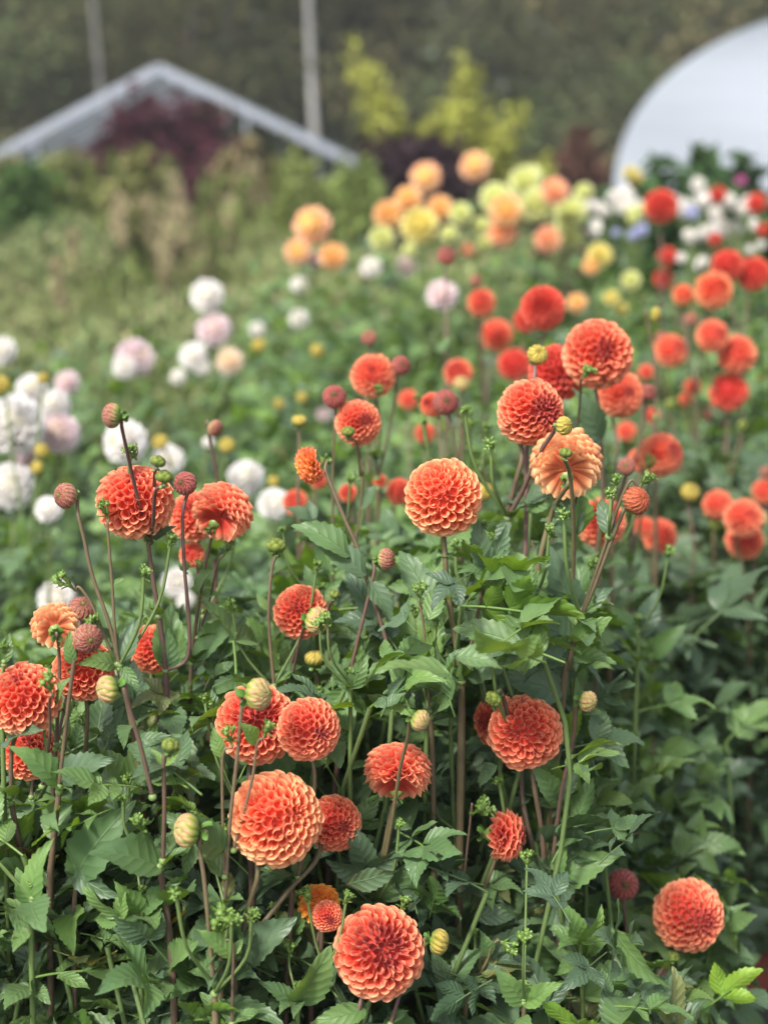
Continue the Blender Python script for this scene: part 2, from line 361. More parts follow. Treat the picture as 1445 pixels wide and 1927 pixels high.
def bud_cluster(seed=0):
    """a knot of small green side buds with folded leaflets, unit radius"""
    key = ('cluster', seed)
    if key in _cache: return _cache[key]
    r = np.random.default_rng(seed+3); mb = MB(); G = np.array((.135, .225, .045))
    for i in range(r.integers(3, 5)):
        a = i*2.2+r.uniform(0, .5); e = np.array([math.cos(a)*.42, math.sin(a)*.42, r.uniform(-.1, .55)]); s = r.uniform(.20, .36)
        sphere(mb, e, (s, s, s*.85), G*r.uniform(.9, 1.3), 7, 10)
        tube(mb, catmull([(0, 0, -.9), e*.4+np.array([0, 0, -.4]), e]), .09, G, 6)
        for k in range(7):
            b = k*math.tau/7+r.uniform(0, .6); d = np.array([math.cos(b), math.sin(b), .1])
            strap(mb, e+d*s*.5, d+np.array([0, 0, r.uniform(-.9, .9)]), (0, 0, 1), s*1.9, s*.42, G*.8, G*1.35, curl=r.uniform(.2, 1.4), cup=.4, nt=6, ns=5, tip=.6)
    for k in range(5):
        b = k*math.tau/5+r.uniform(0, .6); d = np.array([math.cos(b), math.sin(b), r.uniform(.0, 1.2)])
        strap(mb, (0, 0, -.7), d, (0, 0, 1), r.uniform(.8, 1.3), .20, G*.6, G*1.1, curl=r.uniform(-.4, .8), cup=.6, nt=7, ns=5, tip=1)
    me = mb.mesh('bud_cluster', M_GREEN); _cache[key] = me; return me
# ---------------------------------------------------------------- leaves
def leaflet(L=1.0, W=.27, seed=0, nt=22, ns=7, droop=.5, fold=.25, serr=.11):
    """serrate ovate blade along +X, upper side +Z; returns V and leaf coordinates"""
    r = np.random.default_rng(seed); t = np.linspace(0, 1, nt); s = np.linspace(-1, 1, ns)
    w = W*.98*(np.sin(math.pi*np.clip(t, 0, 1)**.72)**.85)*(1-.35*t**3)
    saw = np.where(np.arange(nt) % 2 == 0, 1.0, 1-serr*1.2) if nt > 12 else np.ones(nt)
    a = -droop*t**1.3+.10; dx = np.cumsum(np.cos(a)); dz = np.cumsum(np.sin(a)); dx = (dx-dx[0])/nt; dz = (dz-dz[0])/nt
    T, S = np.meshgrid(t, s, indexing='ij')
    ww = w[:, None]*np.where(np.abs(S) > .9, saw[:, None], 1)*np.ones_like(S)
    f1, f2, p1, p2 = r.uniform(5, 10), r.uniform(9, 15), r.uniform(0, 6), r.uniform(0, 6)
    x = dx[:, None]+.10*np.abs(S)*w[:, None]+np.where(np.abs(S) > .9, .02*(saw[:, None] == 1), 0)
    z = dz[:, None]+np.abs(S)*ww*fold+.035*np.sin(f1*T+p1)*S*np.abs(S)*1.0+.018*np.sin(f2*T+p2)*np.abs(S)**2
    bend = r.normal(0, .10)
    y = ww*S+bend*T**2
    return np.stack([x, y, z], -1).reshape(-1, 3)*L, np.stack([S, T, 0*S], -1).reshape(-1, 3), (nt, ns)
def rotz(V, a):
    c, s = math.cos(a), math.sin(a); return V@np.array([[c, s, 0], [-s, c, 0], [0, 0, 1]])
def rotx(V, a):
    c, s = math.cos(a), math.sin(a); return V@np.array([[1, 0, 0], [0, c, s], [0, -s, c]])
def roty(V, a):
    c, s = math.cos(a), math.sin(a); return V@np.array([[c, 0, s], [0, 1, 0], [-s, 0, c]])
def leaf_template(kind, seed, fine=True):
    """(V, Q, L) of a whole leaf growing along +X from the origin, overall length 1"""
    r = np.random.default_rng(seed+900); mb = MB(); nt, ns = (18, 5) if fine else (7, 3)
    def put(L, W, pos, az, roll, pitch, k):
        V, Lc, g = leaflet(L, W, seed*17+k, nt, ns, droop=r.uniform(.1, 1.1), fold=r.uniform(.1, .5))
        V = rotz(roty(rotx(V, roll), pitch), az)+np.array(pos)
        mb.add(V, grid_quads(*g), (1, 1, 1), Lc+np.array([0, 0, r.uniform()]))
    if kind == 'simple':
        put(1, r.uniform(.20, .30), (0, 0, 0), 0, r.normal(0, .2), 0, 0)
    else:
        pairs = 1 if kind == 'three' else 2
        stem = catmull([(0, 0, 0), (.2, 0, .01), (.55, 0, -.01)], 3)
        tube(mb, stem, .011, (1.2, 1.25, .9), 5)
        put(.58, r.uniform(.26, .34)*.9, (.44, 0, 0), r.normal(0, .1), r.normal(0, .2), r.normal(0, .15), 1)
        for q in range(pairs):
            x = .40-.20*q; l = (.46, .34)[q]
            for sg in (-1, 1):
                put(l, r.uniform(.22, .30), (x, 0, 0), sg*r.uniform(.75, 1.05), sg*r.normal(0, .25), r.normal(0, .2), 5+q*2+sg)
    return np.concatenate(mb.V), np.concatenate(mb.Q), np.concatenate(mb.L)
T_FINE = {k: [leaf_template(k, i) for i in range(5)] for k in ('simple', 'three', 'five')}
T_LOW = {k: [leaf_template(k, i, False) for i in range(4)] for k in ('simple', 'three', 'five')}
GR_OLD = np.array((.064, .120, .050)); GR_MID = np.array((.076, .168, .022)); GR_NEW = np.array((.165, .30, .026)); GR_DARK = np.array((.030, .066, .033))
def add_leaf(mb, base, d, up, size, col, kind='simple', r=rng, fine=True, mat=0, width=1.0):
    V, Q, Lc = (T_FINE if fine else T_LOW)[kind][r.integers(0, 5 if fine else 4)]
    d = np.asarray(d, float); d = d/np.linalg.norm(d); up = np.asarray(up, float); up = up-d*np.dot(up, d); nn = np.linalg.norm(up)
    up = up/nn if nn > 1e-3 else frame(d)[:, 0]
    y = np.cross(up, d)
    R = np.stack([d, y*width*(1 if r.random() < .5 else -1), up])
    if np.linalg.det(R) < 0: Q = Q[:, ::-1]
    mb.add((V*size)@R+np.asarray(base), Q, col, Lc, mat)
def leaf_col(r, fresh=0.0):
    u = r.random(); c = mixc(GR_DARK, GR_OLD, min(1, u*2)) if u < .5 else mixc(GR_OLD, GR_MID, u*2-1)
    if r.random() < .025: return np.array((.26, .24, .035))*r.uniform(.6, 1)      # a yellowing leaf
    return mixc(c, GR_NEW, min(1, fresh*r.uniform(.4, 1)))*r.uniform(.75, 1.2)

# ---------------------------------------------------------------- dahlia plants
PURPLE = np.array((.125, .070, .062)); BROWNG = np.array((.13, .12, .05)); GREENS = np.array((.12, .18, .055))
def stemcol(z, z0, z1, green, PURPLE=PURPLE):
    t = np.clip((np.asarray(z)-z0)/(z1-z0+1e-6), 0, 1)
    return mixc(GREENS*.8, GREENS if green else PURPLE, sstep(t, .15, .55))
HEADS = []; LATER = []
def hides(base, d, s):
    """would a leaf growing here hang in front of a bloom?"""
    d = np.asarray(d)/np.linalg.norm(d)
    for f in (0, .5, 1):
        p = np.asarray(base)+d*s*f-np.array([0, 0, .12*s*f]); q = p-CAMP; dp = float(q@FWD)
        x = CX+FPX*float(q@RIGHT)/dp; y = CY-FPX*float(q@UPV)/dp; w = (.08, .30, .12)[int(f*2)]*s*FPX/dp
        dx = HARR[:, 0]-x; dy = HARR[:, 1]-y
        if np.any((dx*dx+dy*dy < (HARR[:, 2]+w)**2) & (HARR[:, 3] > dp-.02) & (HARR[:, 3] < dp+1.2)): return True
    return False
def head_mesh(kind, pal, var, lod):
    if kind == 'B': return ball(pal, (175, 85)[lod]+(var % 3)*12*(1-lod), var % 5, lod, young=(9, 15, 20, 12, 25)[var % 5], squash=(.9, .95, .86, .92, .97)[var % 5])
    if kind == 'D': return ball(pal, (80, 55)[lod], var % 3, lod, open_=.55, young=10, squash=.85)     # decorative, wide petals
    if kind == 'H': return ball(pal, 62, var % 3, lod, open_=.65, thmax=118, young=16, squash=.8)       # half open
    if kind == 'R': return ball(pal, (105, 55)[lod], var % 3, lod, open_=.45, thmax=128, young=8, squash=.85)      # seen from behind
    if kind == 'P': return bud(pal, var % 2)
    if kind == 'C': return bud_cluster(var % 4)
def add_head(root, kind, px, py, size, ax, Y, pal, var, lod, label=None):
    """a flower head or bud as a part of plant root; returns centre, axis, radius"""
    c = at(px, py, Y); R = pxsize(size/2, c); a = axis(ax)
    nm = {'B': 'flower_head', 'D': 'flower_head', 'H': 'flower_head', 'R': 'flower_head', 'P': 'bud', 'C': 'bud_cluster'}[kind]
    o = link(nm, head_mesh(kind, pal, var, lod), root)
    from mathutils import Matrix
    Rm = frame(a, spin=var*1.3+px*.01)
    sc = R*(1.0 if kind != 'P' else (.84 if pal in ('cream', 'gold', 'pink') else .92)); HEADS.append((px, py, size/2*(1.0 if kind != 'C' else .6), depth(c)))
    M = np.eye(4); M[:3, :3] = Rm*sc; M[:3, 3] = c-np.array(root.location)
    o.matrix_basis = Matrix(M.tolist())
    if label: o['label'] = label
    if kind != 'C' and lod == 0 and not (kind == 'B' and ax[2] > .6):
        k = link('calyx', calyx({'B': .6, 'D': .7, 'H': .7, 'R': .42}.get(kind, {'cream': 1.75, 'gold': 1.5, 'green': 1.3}.get(pal, 1.15)), var % 4, tight=(kind == 'P')), o)
    return c, a, R
def plant(label, Y, heads, main, lod=0, leaves=10, leafsize=.075, pal='coral', r0=.0032, leaf_top=None, group=None, fresh=.25, seed=None, extra=(), green=False, cat='dahlia', leaf_from=None):
    """heads: (kind, px, py, size, axis, path, [palette], [dY]) path = photo points of the stalk from under the head
    down to its node; main = photo points of the main stem, top first; it runs on down to the soil."""
    if Y < 1.24: Y = 1.24-(1.24-Y)*.5
    r = np.random.default_rng(abs(hash((round(Y*1000), main[0][0], main[0][1]))) % 99991 if seed is None else seed)
    pts = [at(x, y, Y) for x, y in main]
    last = pts[-1]; prev = pts[-2] if len(pts) > 1 else last+np.array([0, 0, .1])
    lean = np.clip((last-prev)[0]/max(.01, (prev-last)[2]), -.3, .3)
    ground = np.array([last[0]+lean*.35*last[2], Y, 0.0])
    full = pts+[last*.5+ground*.5+np.array([lean*.05, 0, 0]), ground]
    root = thing('dahlia_plant', label, cat, tuple(ground), group); r0 = r0*.74*r.uniform(.85, 1.1); GP_ = mixc(PURPLE, BROWNG, r.uniform(0, .75))*r.uniform(.8, 1.25)
    sm = MB(); C0 = np.array(ground)
    P = catmull(full, 4)-C0
    rad = r0*(1.0+.55*np.linspace(0, 1, len(P))); ztop = P[0][2]
    tube(sm, P[::-1], rad[::-1], stemcol(P[::-1, 2], 0, ztop, green, GP_), 9 if lod == 0 else 6)
    hv = 0; nodes = [pts[0]]
    for i, h in enumerate(heads):
        kind, px, py, size, ax, path = h[:6]
        hp = h[6] if len(h) > 6 and h[6] else pal; dY = h[7] if len(h) > 7 else 0.0
        c, a, R = add_head(root, kind, px, py, size, ax, Y+dY, hp, int(px+py+i), lod)
        off = {'B': .70, 'D': .6, 'H': .6, 'R': .65, 'P': .78, 'C': .8}[kind]
        s0 = c-a*R*off
        w = [s0, c-a*R*(off+.35)] if kind != 'B' or ax[1] < .5 else [s0]
        n = len(path)
        for j, (x, y) in enumerate(path): w.append(at(x, y, Y+dY*(1-(j+1)/max(1, n))))
        if n == 0: w.append(pts[0])
        W = catmull(w, 5)-C0
        rr = r0*{'B': .78, 'D': .8, 'H': .75, 'R': .8, 'P': .66, 'C': .5}[kind]
        cc = mixc(GREENS, GREENS if green else GP_, sstep(np.linspace(0, 1, len(W)), .02, .25)) if kind in 'PC' else mixc(BROWNG, GREENS if green else GP_, np.linspace(.3, 1, len(W)))
        tube(sm, W, np.linspace(rr*.92, rr*1.15, len(W)), cc, 8 if lod == 0 else 5)
        if n and lod == 0:                                  # swollen green node where the stalk leaves
            q = W[-1]; sphere(sm, q, (r0*1.45, r0*1.45, r0*1.3), GREENS*1.3, 6, 8); nodes.append(q+C0)
    if lod == 0:                                            # thin side shoots ending in knots of unopened buds
        from mathutils import Matrix
        for nnode in nodes:
            for _ in range(2):
                if r.random() > .34: continue
                a_ = r.uniform(0, math.tau); h_ = r.uniform(.035, .12); e = nnode+np.array([math.cos(a_)*h_*.45, math.sin(a_)*h_*.45, h_]); rs = r.uniform(.0055, .0095)
                dp = float((e-CAMP)@FWD); ex, ey = CX+FPX*float((e-CAMP)@RIGHT)/dp, CY-FPX*float((e-CAMP)@UPV)/dp
                if any((ex-h[1])**2+(ey-h[2])**2 < (h[3]/2)**2 for h in heads): continue
                tube(sm, catmull([nnode-C0, (nnode+e)/2+np.array([math.cos(a_)*.012, math.sin(a_)*.012, 0])-C0, e-C0], 4), r0*.58, GREENS*r.uniform(.8, 1.2), 6)
                o = link('bud_cluster', bud_cluster(int(r.integers(0, 4))), root); Mx = np.eye(4); Mx[:3, :3] = frame(np.array([math.cos(a_)*.5, math.sin(a_)*.5, 1]), spin=a_)*rs; Mx[:3, 3] = e-C0; o.matrix_basis = Matrix(Mx.tolist())
    sphere(sm, pts[0]-C0, (r0*1.5, r0*1.5, r0*1.35), GREENS*1.3, 6, 8)
    sm.obj('stem', M_STEM, root)
    def grow():
        lm = MB(); fine = lod == 0
        for (bx, by, tx, ty, dy, kind, col) in extra:           # leaves read off the photograph: base and tip points
            b = at(bx, by, Y); t_ = at(tx, ty, Y+dy); d = t_-b; s = np.linalg.norm(d)*1.04
            c = {'n': GR_NEW, 'm': GR_MID, 'o': GR_OLD, 'd': GR_DARK, 'g': mixc(GR_NEW, GR_MID, .5)}[col]*r.uniform(.9, 1.1)
            up = -FWD*1.0+UPV*.55+RIGHT*r.normal(0, .35)
            add_leaf(lm, b-C0, d, up, s, c, {'s': 'simple', 't': 'three', 'f': 'five'}[kind], r, True, width=1.0)
        zt = at(CX, leaf_top, Y)[2] if leaf_top else pts[0][2]
        S = [p for p in catmull(full, 8) if p[2] > .12]
        for nnode in nodes:                                     # a pair of small fresh leaves at every node
            for sg in (-1, 1):
                if r.random() < .75:
                    a = r.uniform(0, math.tau); d = np.array([math.cos(a), math.sin(a), r.uniform(.2, 1.1)])
                    s = leafsize*r.uniform(.3, .6)
                    if hides(nnode, d, s): continue
                    add_leaf(lm, nnode-C0, d, (0, 0, 1), s, leaf_col(r, .8), 'simple', r, fine)
        zlo = (leaf_from if leaf_from is not None else .25)
        for i in range(int(leaves*1.8)):
            f = (i+r.random())/int(leaves*1.8); z = zlo+(zt-zlo)*f**.8
            j = int(np.argmin([abs(p[2]-z) for p in S])); b = S[j]-C0
            a = i*2.4+r.normal(0, .4); el = r.uniform(-.15, 1.1)
            d = np.array([math.cos(a), math.sin(a), el]); k = ('three', 'five', 'simple', 'five')[r.integers(0, 4)] if f < .85 else 'simple'
            s = leafsize*r.uniform(.8, 1.5)*(1.25-.55*f)*(1.35 if k != 'simple' else 1)
            if hides(b+C0, d, s): continue
            add_leaf(lm, b, d, (0, 0, 1)+r.normal(0, .25, 3), s, leaf_col(r, fresh*(f > .5)), k, r, fine)
        if lm.n: lm.obj('foliage', M_LEAF, root)
    LATER.append(grow)
    return root
# ---------------------------------------------------------------- the dahlias in front, read stem by stem
G1 = 'coral ball dahlias in the front row'
plant('tall dahlia with a broad coral ball bloom under two green buds, left of centre', 1.27, [
    ('B', 255, 943, 156, (.02, .86, .5), [(277, 1012), (284, 1060), (300, 1160)]),
    ('P', 211, 782, 52, (-1, .05, .05), [(229, 795), (240, 850), (252, 905), (272, 985), (283, 1020)], 'pink', -.09),
    ('P', 349, 910, 46, (-.35, .1, .9), [(345, 960), (347, 1060), (356, 1170), (352, 1240), (312, 1262)], 'maroon'),
    ('P', 310, 897, 34, (.1, 1, .1), [(293, 925), (289, 980), (283, 1020)], 'green', -.09),
    ('P', 298, 868, 30, (.3, 1, .1), [(292, 890), (290, 930)], 'green', -.09),
  ], [(300, 1160), (312, 1262), (318, 1420), (322, 1600)], leaves=14, leaf_top=1250, extra=[
    (284, 1012, 232, 985, -.03, 's', 'g'), (288, 1015, 330, 985, 0, 's', 'o'), (312, 1262, 345, 1135, .02, 's', 'g'), (312, 1262, 330, 1180, 0, 's', 'm')])
plant('dahlia with a maroon and cream bud turned left, beside a knot of green buds', 1.22, [
    ('P', 124, 933, 54, (-.55, .05, .8), [(147, 965), (158, 1010), (175, 1085), (205, 1170), (226, 1252)], 'pink'),
    ('C', 197, 958, 44, (-.3, .9, .3), [(203, 990), (211, 1090), (215, 1160), (222, 1250)]),
    ('C', 122, 1092, 50, (-.7, .7, .3), [(150, 1105), (172, 1135), (195, 1190), (218, 1250)]),
  ], [(226, 1258), (245, 1340), (262, 1440), (270, 1560)], leaves=12, leaf_top=1320, extra=[
    (232, 1252, 252, 1145, .01, 's', 'o'), (222, 1252, 155, 1232, -.03, 's', 'g'), (230, 1255, 262, 1300, -.02, 's', 'm'), (213, 1100, 235, 1085, 0, 's', 'g')])
plant('dahlia with a shaggy coral bloom nodding away, right of the broad coral ball', 1.34, [
    ('R', 420, 962, 122, (.30, .55, -.62), [(398, 1010), (383, 1080), (371, 1160), (360, 1245)]),
    ('C', 428, 1028, 34, (.3, .8, .3), [(410, 1060), (395, 1130), (372, 1200)]),
  ], [(361, 1248), (357, 1330), (352, 1420), (348, 1560)], leaves=14, leaf_top=1300, extra=[
    (372, 1118, 385, 1060, -.02, 's', 'g'), (374, 1120, 415, 1110, 0, 's', 'g'), (362, 1250, 440, 1150, -.02, 's', 'm'), (362, 1250, 302, 1190, .02, 's', 'o')])
plant('coral ball dahlia half hidden behind the nodding shaggy bloom', 1.46, [
    ('B', 366, 972, 100, (-.2, .5, .8), [(372, 1060), (380, 1150)]), ('B', 362, 1044, 52, (-.3, .4, .8), [(380, 1100), (382, 1150)]),
  ], [(382, 1160), (390, 1300), (395, 1400)], leaves=10, leaf_top=1250)
plant('dahlia with a pale peach half open bloom seen from behind, at the left', 1.16, [
    ('H', 103, 1176, 92, (-.30, .35, -.85), [(112, 1230), (112, 1300), (106, 1400)], 'peach'),
    ('P', 154, 1146, 56, (.3, .5, .6), [(150, 1185), (130, 1290), (108, 1400)], 'pink', .08),
  ], [(105, 1410), (100, 1500), (98, 1640)], leaves=12, leaf_top=1440, leafsize=.07)
plant('dahlia with a round pink bud facing forward, before the deep coral bloom', 1.06, [
    ('P', 166, 1201, 62, (.42, -.12, .85), [(143, 1232), (134, 1290), (122, 1390), (112, 1480)], 'pink'),
  ], [(112, 1490), (100, 1600), (95, 1760)], leaves=12, leaf_top=1500, leafsize=.07, fresh=.6, extra=[
    (140, 1250, 118, 1195, -.01, 's', 'g'), (112, 1470, 200, 1405, -.02, 's', 'o'), (112, 1480, 45, 1390, -.02, 's', 'g')])
plant('dahlia with a large coral bloom cut by the left edge of the photo', 1.10, [
    ('B', 46, 1314, 148, (-.12, .80, .55), [(25, 1400), (22, 1500)]),
    ('C', 92, 1286, 48, (-.2, .9, .3), [(94, 1320), (94, 1390), (80, 1480)], None, -.06),
  ], [(22, 1510), (40, 1600), (60, 1720)], leaves=12, leaf_top=1500, leafsize=.075, extra=[(94, 1330, 122, 1278, -.01, 's', 'g'), (12, 1395, 55, 1365, -.04, 's', 'o')])
plant('dark coral dahlia bloom tucked between the left edge bloom and the tall stems', 1.24, [
    ('B', 158, 1262, 124, (.1, .72, .6), [(165, 1350), (160, 1450)]),
  ], [(160, 1460), (165, 1600)], leaves=8, leaf_top=1420)
plant('coral dahlia bloom peeping out behind three dark stems left of centre', 1.36, [
    ('B', 290, 1222, 96, (.3, .3, .8), [(292, 1300), (298, 1400)]),
  ], [(298, 1410), (300, 1560)], leaves=9, leaf_top=1330)
plant('low coral dahlia half buried in leaves under the left edge bloom', 1.20, [
    ('B', 58, 1415, 112, (.0, .6, .7), [(60, 1500)]),
  ], [(60, 1520), (66, 1650)], leaves=10, leaf_top=1480)
plant('dahlia with a fat yellow and pink bud lying sideways on a thick stem, left', 1.00, [
    ('P', 203, 1297, 56, (-.88, -.12, .38), [(234, 1300), (246, 1340), (268, 1415), (288, 1500)], 'cream'),
    ('C', 264, 1550, 46, (-.2, 1, .3), [(282, 1600), (300, 1630)]),
    ('P', 321, 1402, 34, (.1, 1, .2), [(309, 1430), (310, 1520), (307, 1620)], 'green'),
  ], [(302, 1635), (315, 1720), (325, 1815), (330, 1927)], r0=.0036, leaves=14, leaf_top=1660, leafsize=.075, fresh=.5, extra=[
    (305, 1635, 180, 1570, -.03, 's', 'm'), (320, 1810, 228, 1710, -.02, 't', 'o'), (322, 1810, 360, 1795, -.04, 's', 'g'),
    (310, 1440, 290, 1405, 0, 's', 'n'), (310, 1440, 335, 1400, 0, 's', 'n')])
plant('dahlia with a pale knobbly bud and spread green bracts in the lower left', .93, [
    ('P', 352, 1562, 66, (-.9, .1, .25), [(376, 1590), (384, 1650), (393, 1740), (402, 1850)], 'cream'),
  ], [(404, 1870), (408, 1980)], r0=.0034, leaves=7, leaf_top=1980, leafsize=.07, fresh=.6)
plant('short green stalk carrying a knot of unopened buds, low left of the nearest bloom', .92, [
    ('C', 417, 1738, 66, (.1, 1, .3), [(438, 1775), (438, 1850), (437, 1927)]),
  ], [(437, 1950), (436, 2050)], r0=.003, leaves=6, leaf_top=1960, leafsize=.06, fresh=.8, extra=[(436, 1800, 380, 1745, -.01, 's', 'n'), (436, 1800, 455, 1760, .01, 's', 'n')])
plant('dahlia with a half open yellow green bud beside a pair of coral blooms', .98, [
    ('P', 487, 1306, 64, (.75, .12, .35), [(455, 1330), (447, 1420), (432, 1560), (424, 1700)], 'cream'),
    ('C', 432, 1384, 42, (-.2, 1, .2), [(420, 1420), (419, 1520), (423, 1650)]),
    ('C', 503, 1370, 38, (.4, 1, .2), [(484, 1400), (474, 1470), (440, 1600)]),
  ], [(423, 1700), (418, 1800), (415, 1900)], leaves=9, leaf_top=1760, leafsize=.07, fresh=.6, extra=[
    (480, 1400, 462, 1352, -.01, 's', 'n'), (420, 1425, 392, 1370, 0, 's', 'n'), (455, 1315, 440, 1290, 0, 's', 'n'), (424, 1600, 330, 1555, -.03, 's', 'm')])
plant('coral ball dahlia standing behind the half open yellow green bud', 1.16, [
    ('B', 482, 1362, 158, (.18, .35, .9), [(470, 1470), (468, 1540)]),
  ], [(468, 1560), (475, 1700)], leaves=12, leaf_top=1440)
plant('coral ball dahlia with a dusky pink eye, right one of a touching pair', 1.10, [
    ('B', 581, 1372, 126, (.52, -.05, .82), [(590, 1440), (585, 1540), (560, 1650)]),
  ], [(555, 1660), (545, 1760)], leaves=10, leaf_top=1480)
plant('largest orange coral ball dahlia in front, with a smaller bloom behind it', 1.02, [
    ('B', 519, 1541, 186, (.55, .32, .72), [(485, 1640), (470, 1700), (450, 1790)], 'orange'),
    ('B', 628, 1549, 112, (.45, .05, .7), [(600, 1610), (540, 1680), (470, 1770)], 'coral', .09),
  ], [(448, 1800), (440, 1900)], r0=.0038, leaves=12, leaf_top=1700, leafsize=.075, extra=[(455, 1780, 375, 1690, -.02, 's', 'm'), (450, 1800, 560, 1752, -.02, 's', 'o')])
plant('dahlia with two small orange blooms, one upright and one forward, between the two big balls', 1.12, [
    ('H', 600, 1700, 84, (-.25, .75, .5), [(600, 1760), (590, 1830)], 'tangerine'),
    ('B', 616, 1724, 62, (.32, -.1, .9), [(604, 1790), (590, 1840)], 'coral', -.03),
    ('C', 551, 1692, 40, (0, 1, .2), [(548, 1740), (545, 1800)]),
  ], [(588, 1850), (585, 1950)], leaves=10, leaf_top=1760, leafsize=.06, extra=[(545, 1760, 580, 1700, -.01, 's', 'g'), (548, 1740, 520, 1722, 0, 's', 'n')])
plant('nearest coral ball dahlia at the bottom edge, left of the plump yellow bud', 1.0, [
    ('B', 713, 1791, 180, (.12, .42, .88), [(680, 1880), (668, 1927)]),
    ('P', 826, 1772, 50, (.95, -.12, .2), [(790, 1790), (760, 1850), (735, 1927)], 'gold'),
  ], [(700, 2010), (698, 2100)], r0=.0036, leaves=8, leaf_top=1900, extra=[(690, 1900, 590, 1925, -.03, 's', 'g')])
plant('coral dahlia seen from below with drooping petals and a dark hollow under it', 1.22, [
    ('R', 749, 1450, 134, (.05, .62, -.38), [(738, 1520), (720, 1610), (708, 1700)]),
    ('P', 791, 1356, 44, (.75, -.25, .5), [(768, 1385), (752, 1450), (735, 1560), (710, 1690)], 'cream', -.10),
  ], [(706, 1710), (700, 1800)], leaves=13, leaf_top=1640, extra=[
    (700, 1700, 675, 1560, -.03, 't', 'o'), (712, 1690, 800, 1625, -.02, 's', 'm'), (705, 1700, 640, 1780, -.04, 's', 'm')])
plant('pair of coral ball dahlias on one plant, the front one with a dark wine eye', 1.27, [
    ('B', 988, 1377, 146, (-.20, .12, .96), [(1002, 1460), (1018, 1560), (1026, 1660)]),
    ('B', 936, 1355, 100, (-.7, .1, .6), [(980, 1440), (985, 1520), (1020, 1665)], 'coral', .07),
    ('P', 928, 1316, 34, (-.5, -.4, .5), [(942, 1300), (950, 1325), (962, 1380)], 'green', -.05),
    ('P', 1106, 1320, 42, (.62, -.15, .7), [(1083, 1335), (1077, 1400), (1056, 1490), (1042, 1600), (1034, 1665)], 'cream', -.03),
  ], [(1030, 1668), (1042, 1740), (1062, 1820), (1072, 1927)], r0=.0040, leaves=16, leaf_top=1690, extra=[
    (1048, 1508, 1018, 1440, -.02, 's', 'g'), (1050, 1508, 1088, 1440, 0, 's', 'o'), (1030, 1660, 1060, 1590, -.02, 's', 'g'), (1032, 1668, 1150, 1585, -.02, 's', 'g'),
    (1030, 1668, 960, 1600, 0, 's', 'o'), (1065, 1830, 1010, 1770, -.03, 's', 'm'), (1070, 1828, 1140, 1760, -.03, 't', 'g'), (1068, 1830, 925, 1790, -.04, 's', 'm'), (1036, 1700, 1095, 1790, -.05, 's', 'o')])
plant('dahlia with a half open salmon bloom in side view above a nodding green bud', 1.25, [
    ('H', 952, 1572, 104, (.93, -.02, .28), [(934, 1600), (912, 1670), (885, 1750), (858, 1808)]),
    ('C', 905, 1520, 48, (.4, .4, .4), [(888, 1512), (884, 1550), (874, 1640), (862, 1740), (850, 1800)]),
  ], [(848, 1815), (835, 1880), (822, 1960)], r0=.0034, leaves=12, leaf_top=1830, extra=[
    (846, 1820, 815, 1720, 0, 's', 'o'), (852, 1815, 900, 1890, -.03, 's', 'm'), (848, 1820, 760, 1830, -.04, 's', 'g'), (936, 1440, 875, 1480, .02, 's', 'o')])
plant('dahlia with a dark maroon button bud facing forward and a separate coral ball, lower right', 1.36, [
    ('P', 1171, 1665, 60, (.02, .22, .97), [(1173, 1700), (1179, 1770), (1190, 1885)], 'maroon'),
    ('B', 1294, 1722, 142, (.38, .03, .9), [(1262, 1788), (1228, 1850), (1200, 1885)]),
    ('P', 1268, 1800, 22, (.4, 1, .2), [(1254, 1825), (1238, 1870), (1225, 1905)], 'green', -.03),
  ], [(1196, 1890), (1190, 1960)], leaves=8, leaf_top=1900, extra=[
    (1196, 1888, 1128, 1830, -.02, 's', 'g'), (1200, 1885, 1208, 1815, 0, 's', 'g'), (1222, 1905, 1300, 1870, -.02, 's', 'm'), (1198, 1890, 1150, 1915, -.04, 's', 'm'),
    (1232, 1850, 1308, 1832, -.02, 's', 'o'), (1190, 1900, 1095, 1860, .0, 't', 'm')])
plant('small green nodding bud on a short stalk under the half open salmon bloom', 1.15, [
    ('C', 958, 1778, 44, (.9, -.3, .2), [(938, 1768), (925, 1780), (915, 1810), (890, 1850)]),
  ], [(885, 1860), (870, 1960)], leaves=6, leaf_top=1900, leafsize=.06, fresh=.6, extra=[(918, 1800, 915, 1750, 0, 's', 'g')])
plant('coral dahlia with a bud drawn across its face, centre left', 1.36, [
    ('B', 566, 1152, 108, (-.05, .28, .95), [(553, 1230), (530, 1320)]),
    ('P', 598, 1168, 56, (.6, -.1, .5), [(573, 1175), (562, 1215), (548, 1285), (535, 1340)], 'cream', -.09),
    ('P', 592, 1239, 40, (.0, 1, .15), [(600, 1275), (604, 1340)], 'gold', -.04),
    ('P', 630, 1118, 22, (.2, 1, .2), [(618, 1150), (620, 1240), (606, 1340)], 'green', -.04),
  ], [(560, 1400), (556, 1500)], leaves=12, leaf_top=1330)
plant('single round green bud upright on a thin stem, centre left', 1.32, [
    ('P', 520, 1027, 38, (.05, 1, .12), [(512, 1070), (506, 1140), (508, 1200), (516, 1290)], 'green'),
  ], [(518, 1300), (520, 1420)], leaves=8, leaf_top=1300, extra=[(506, 1148, 478, 1115, 0, 's', 'g')])
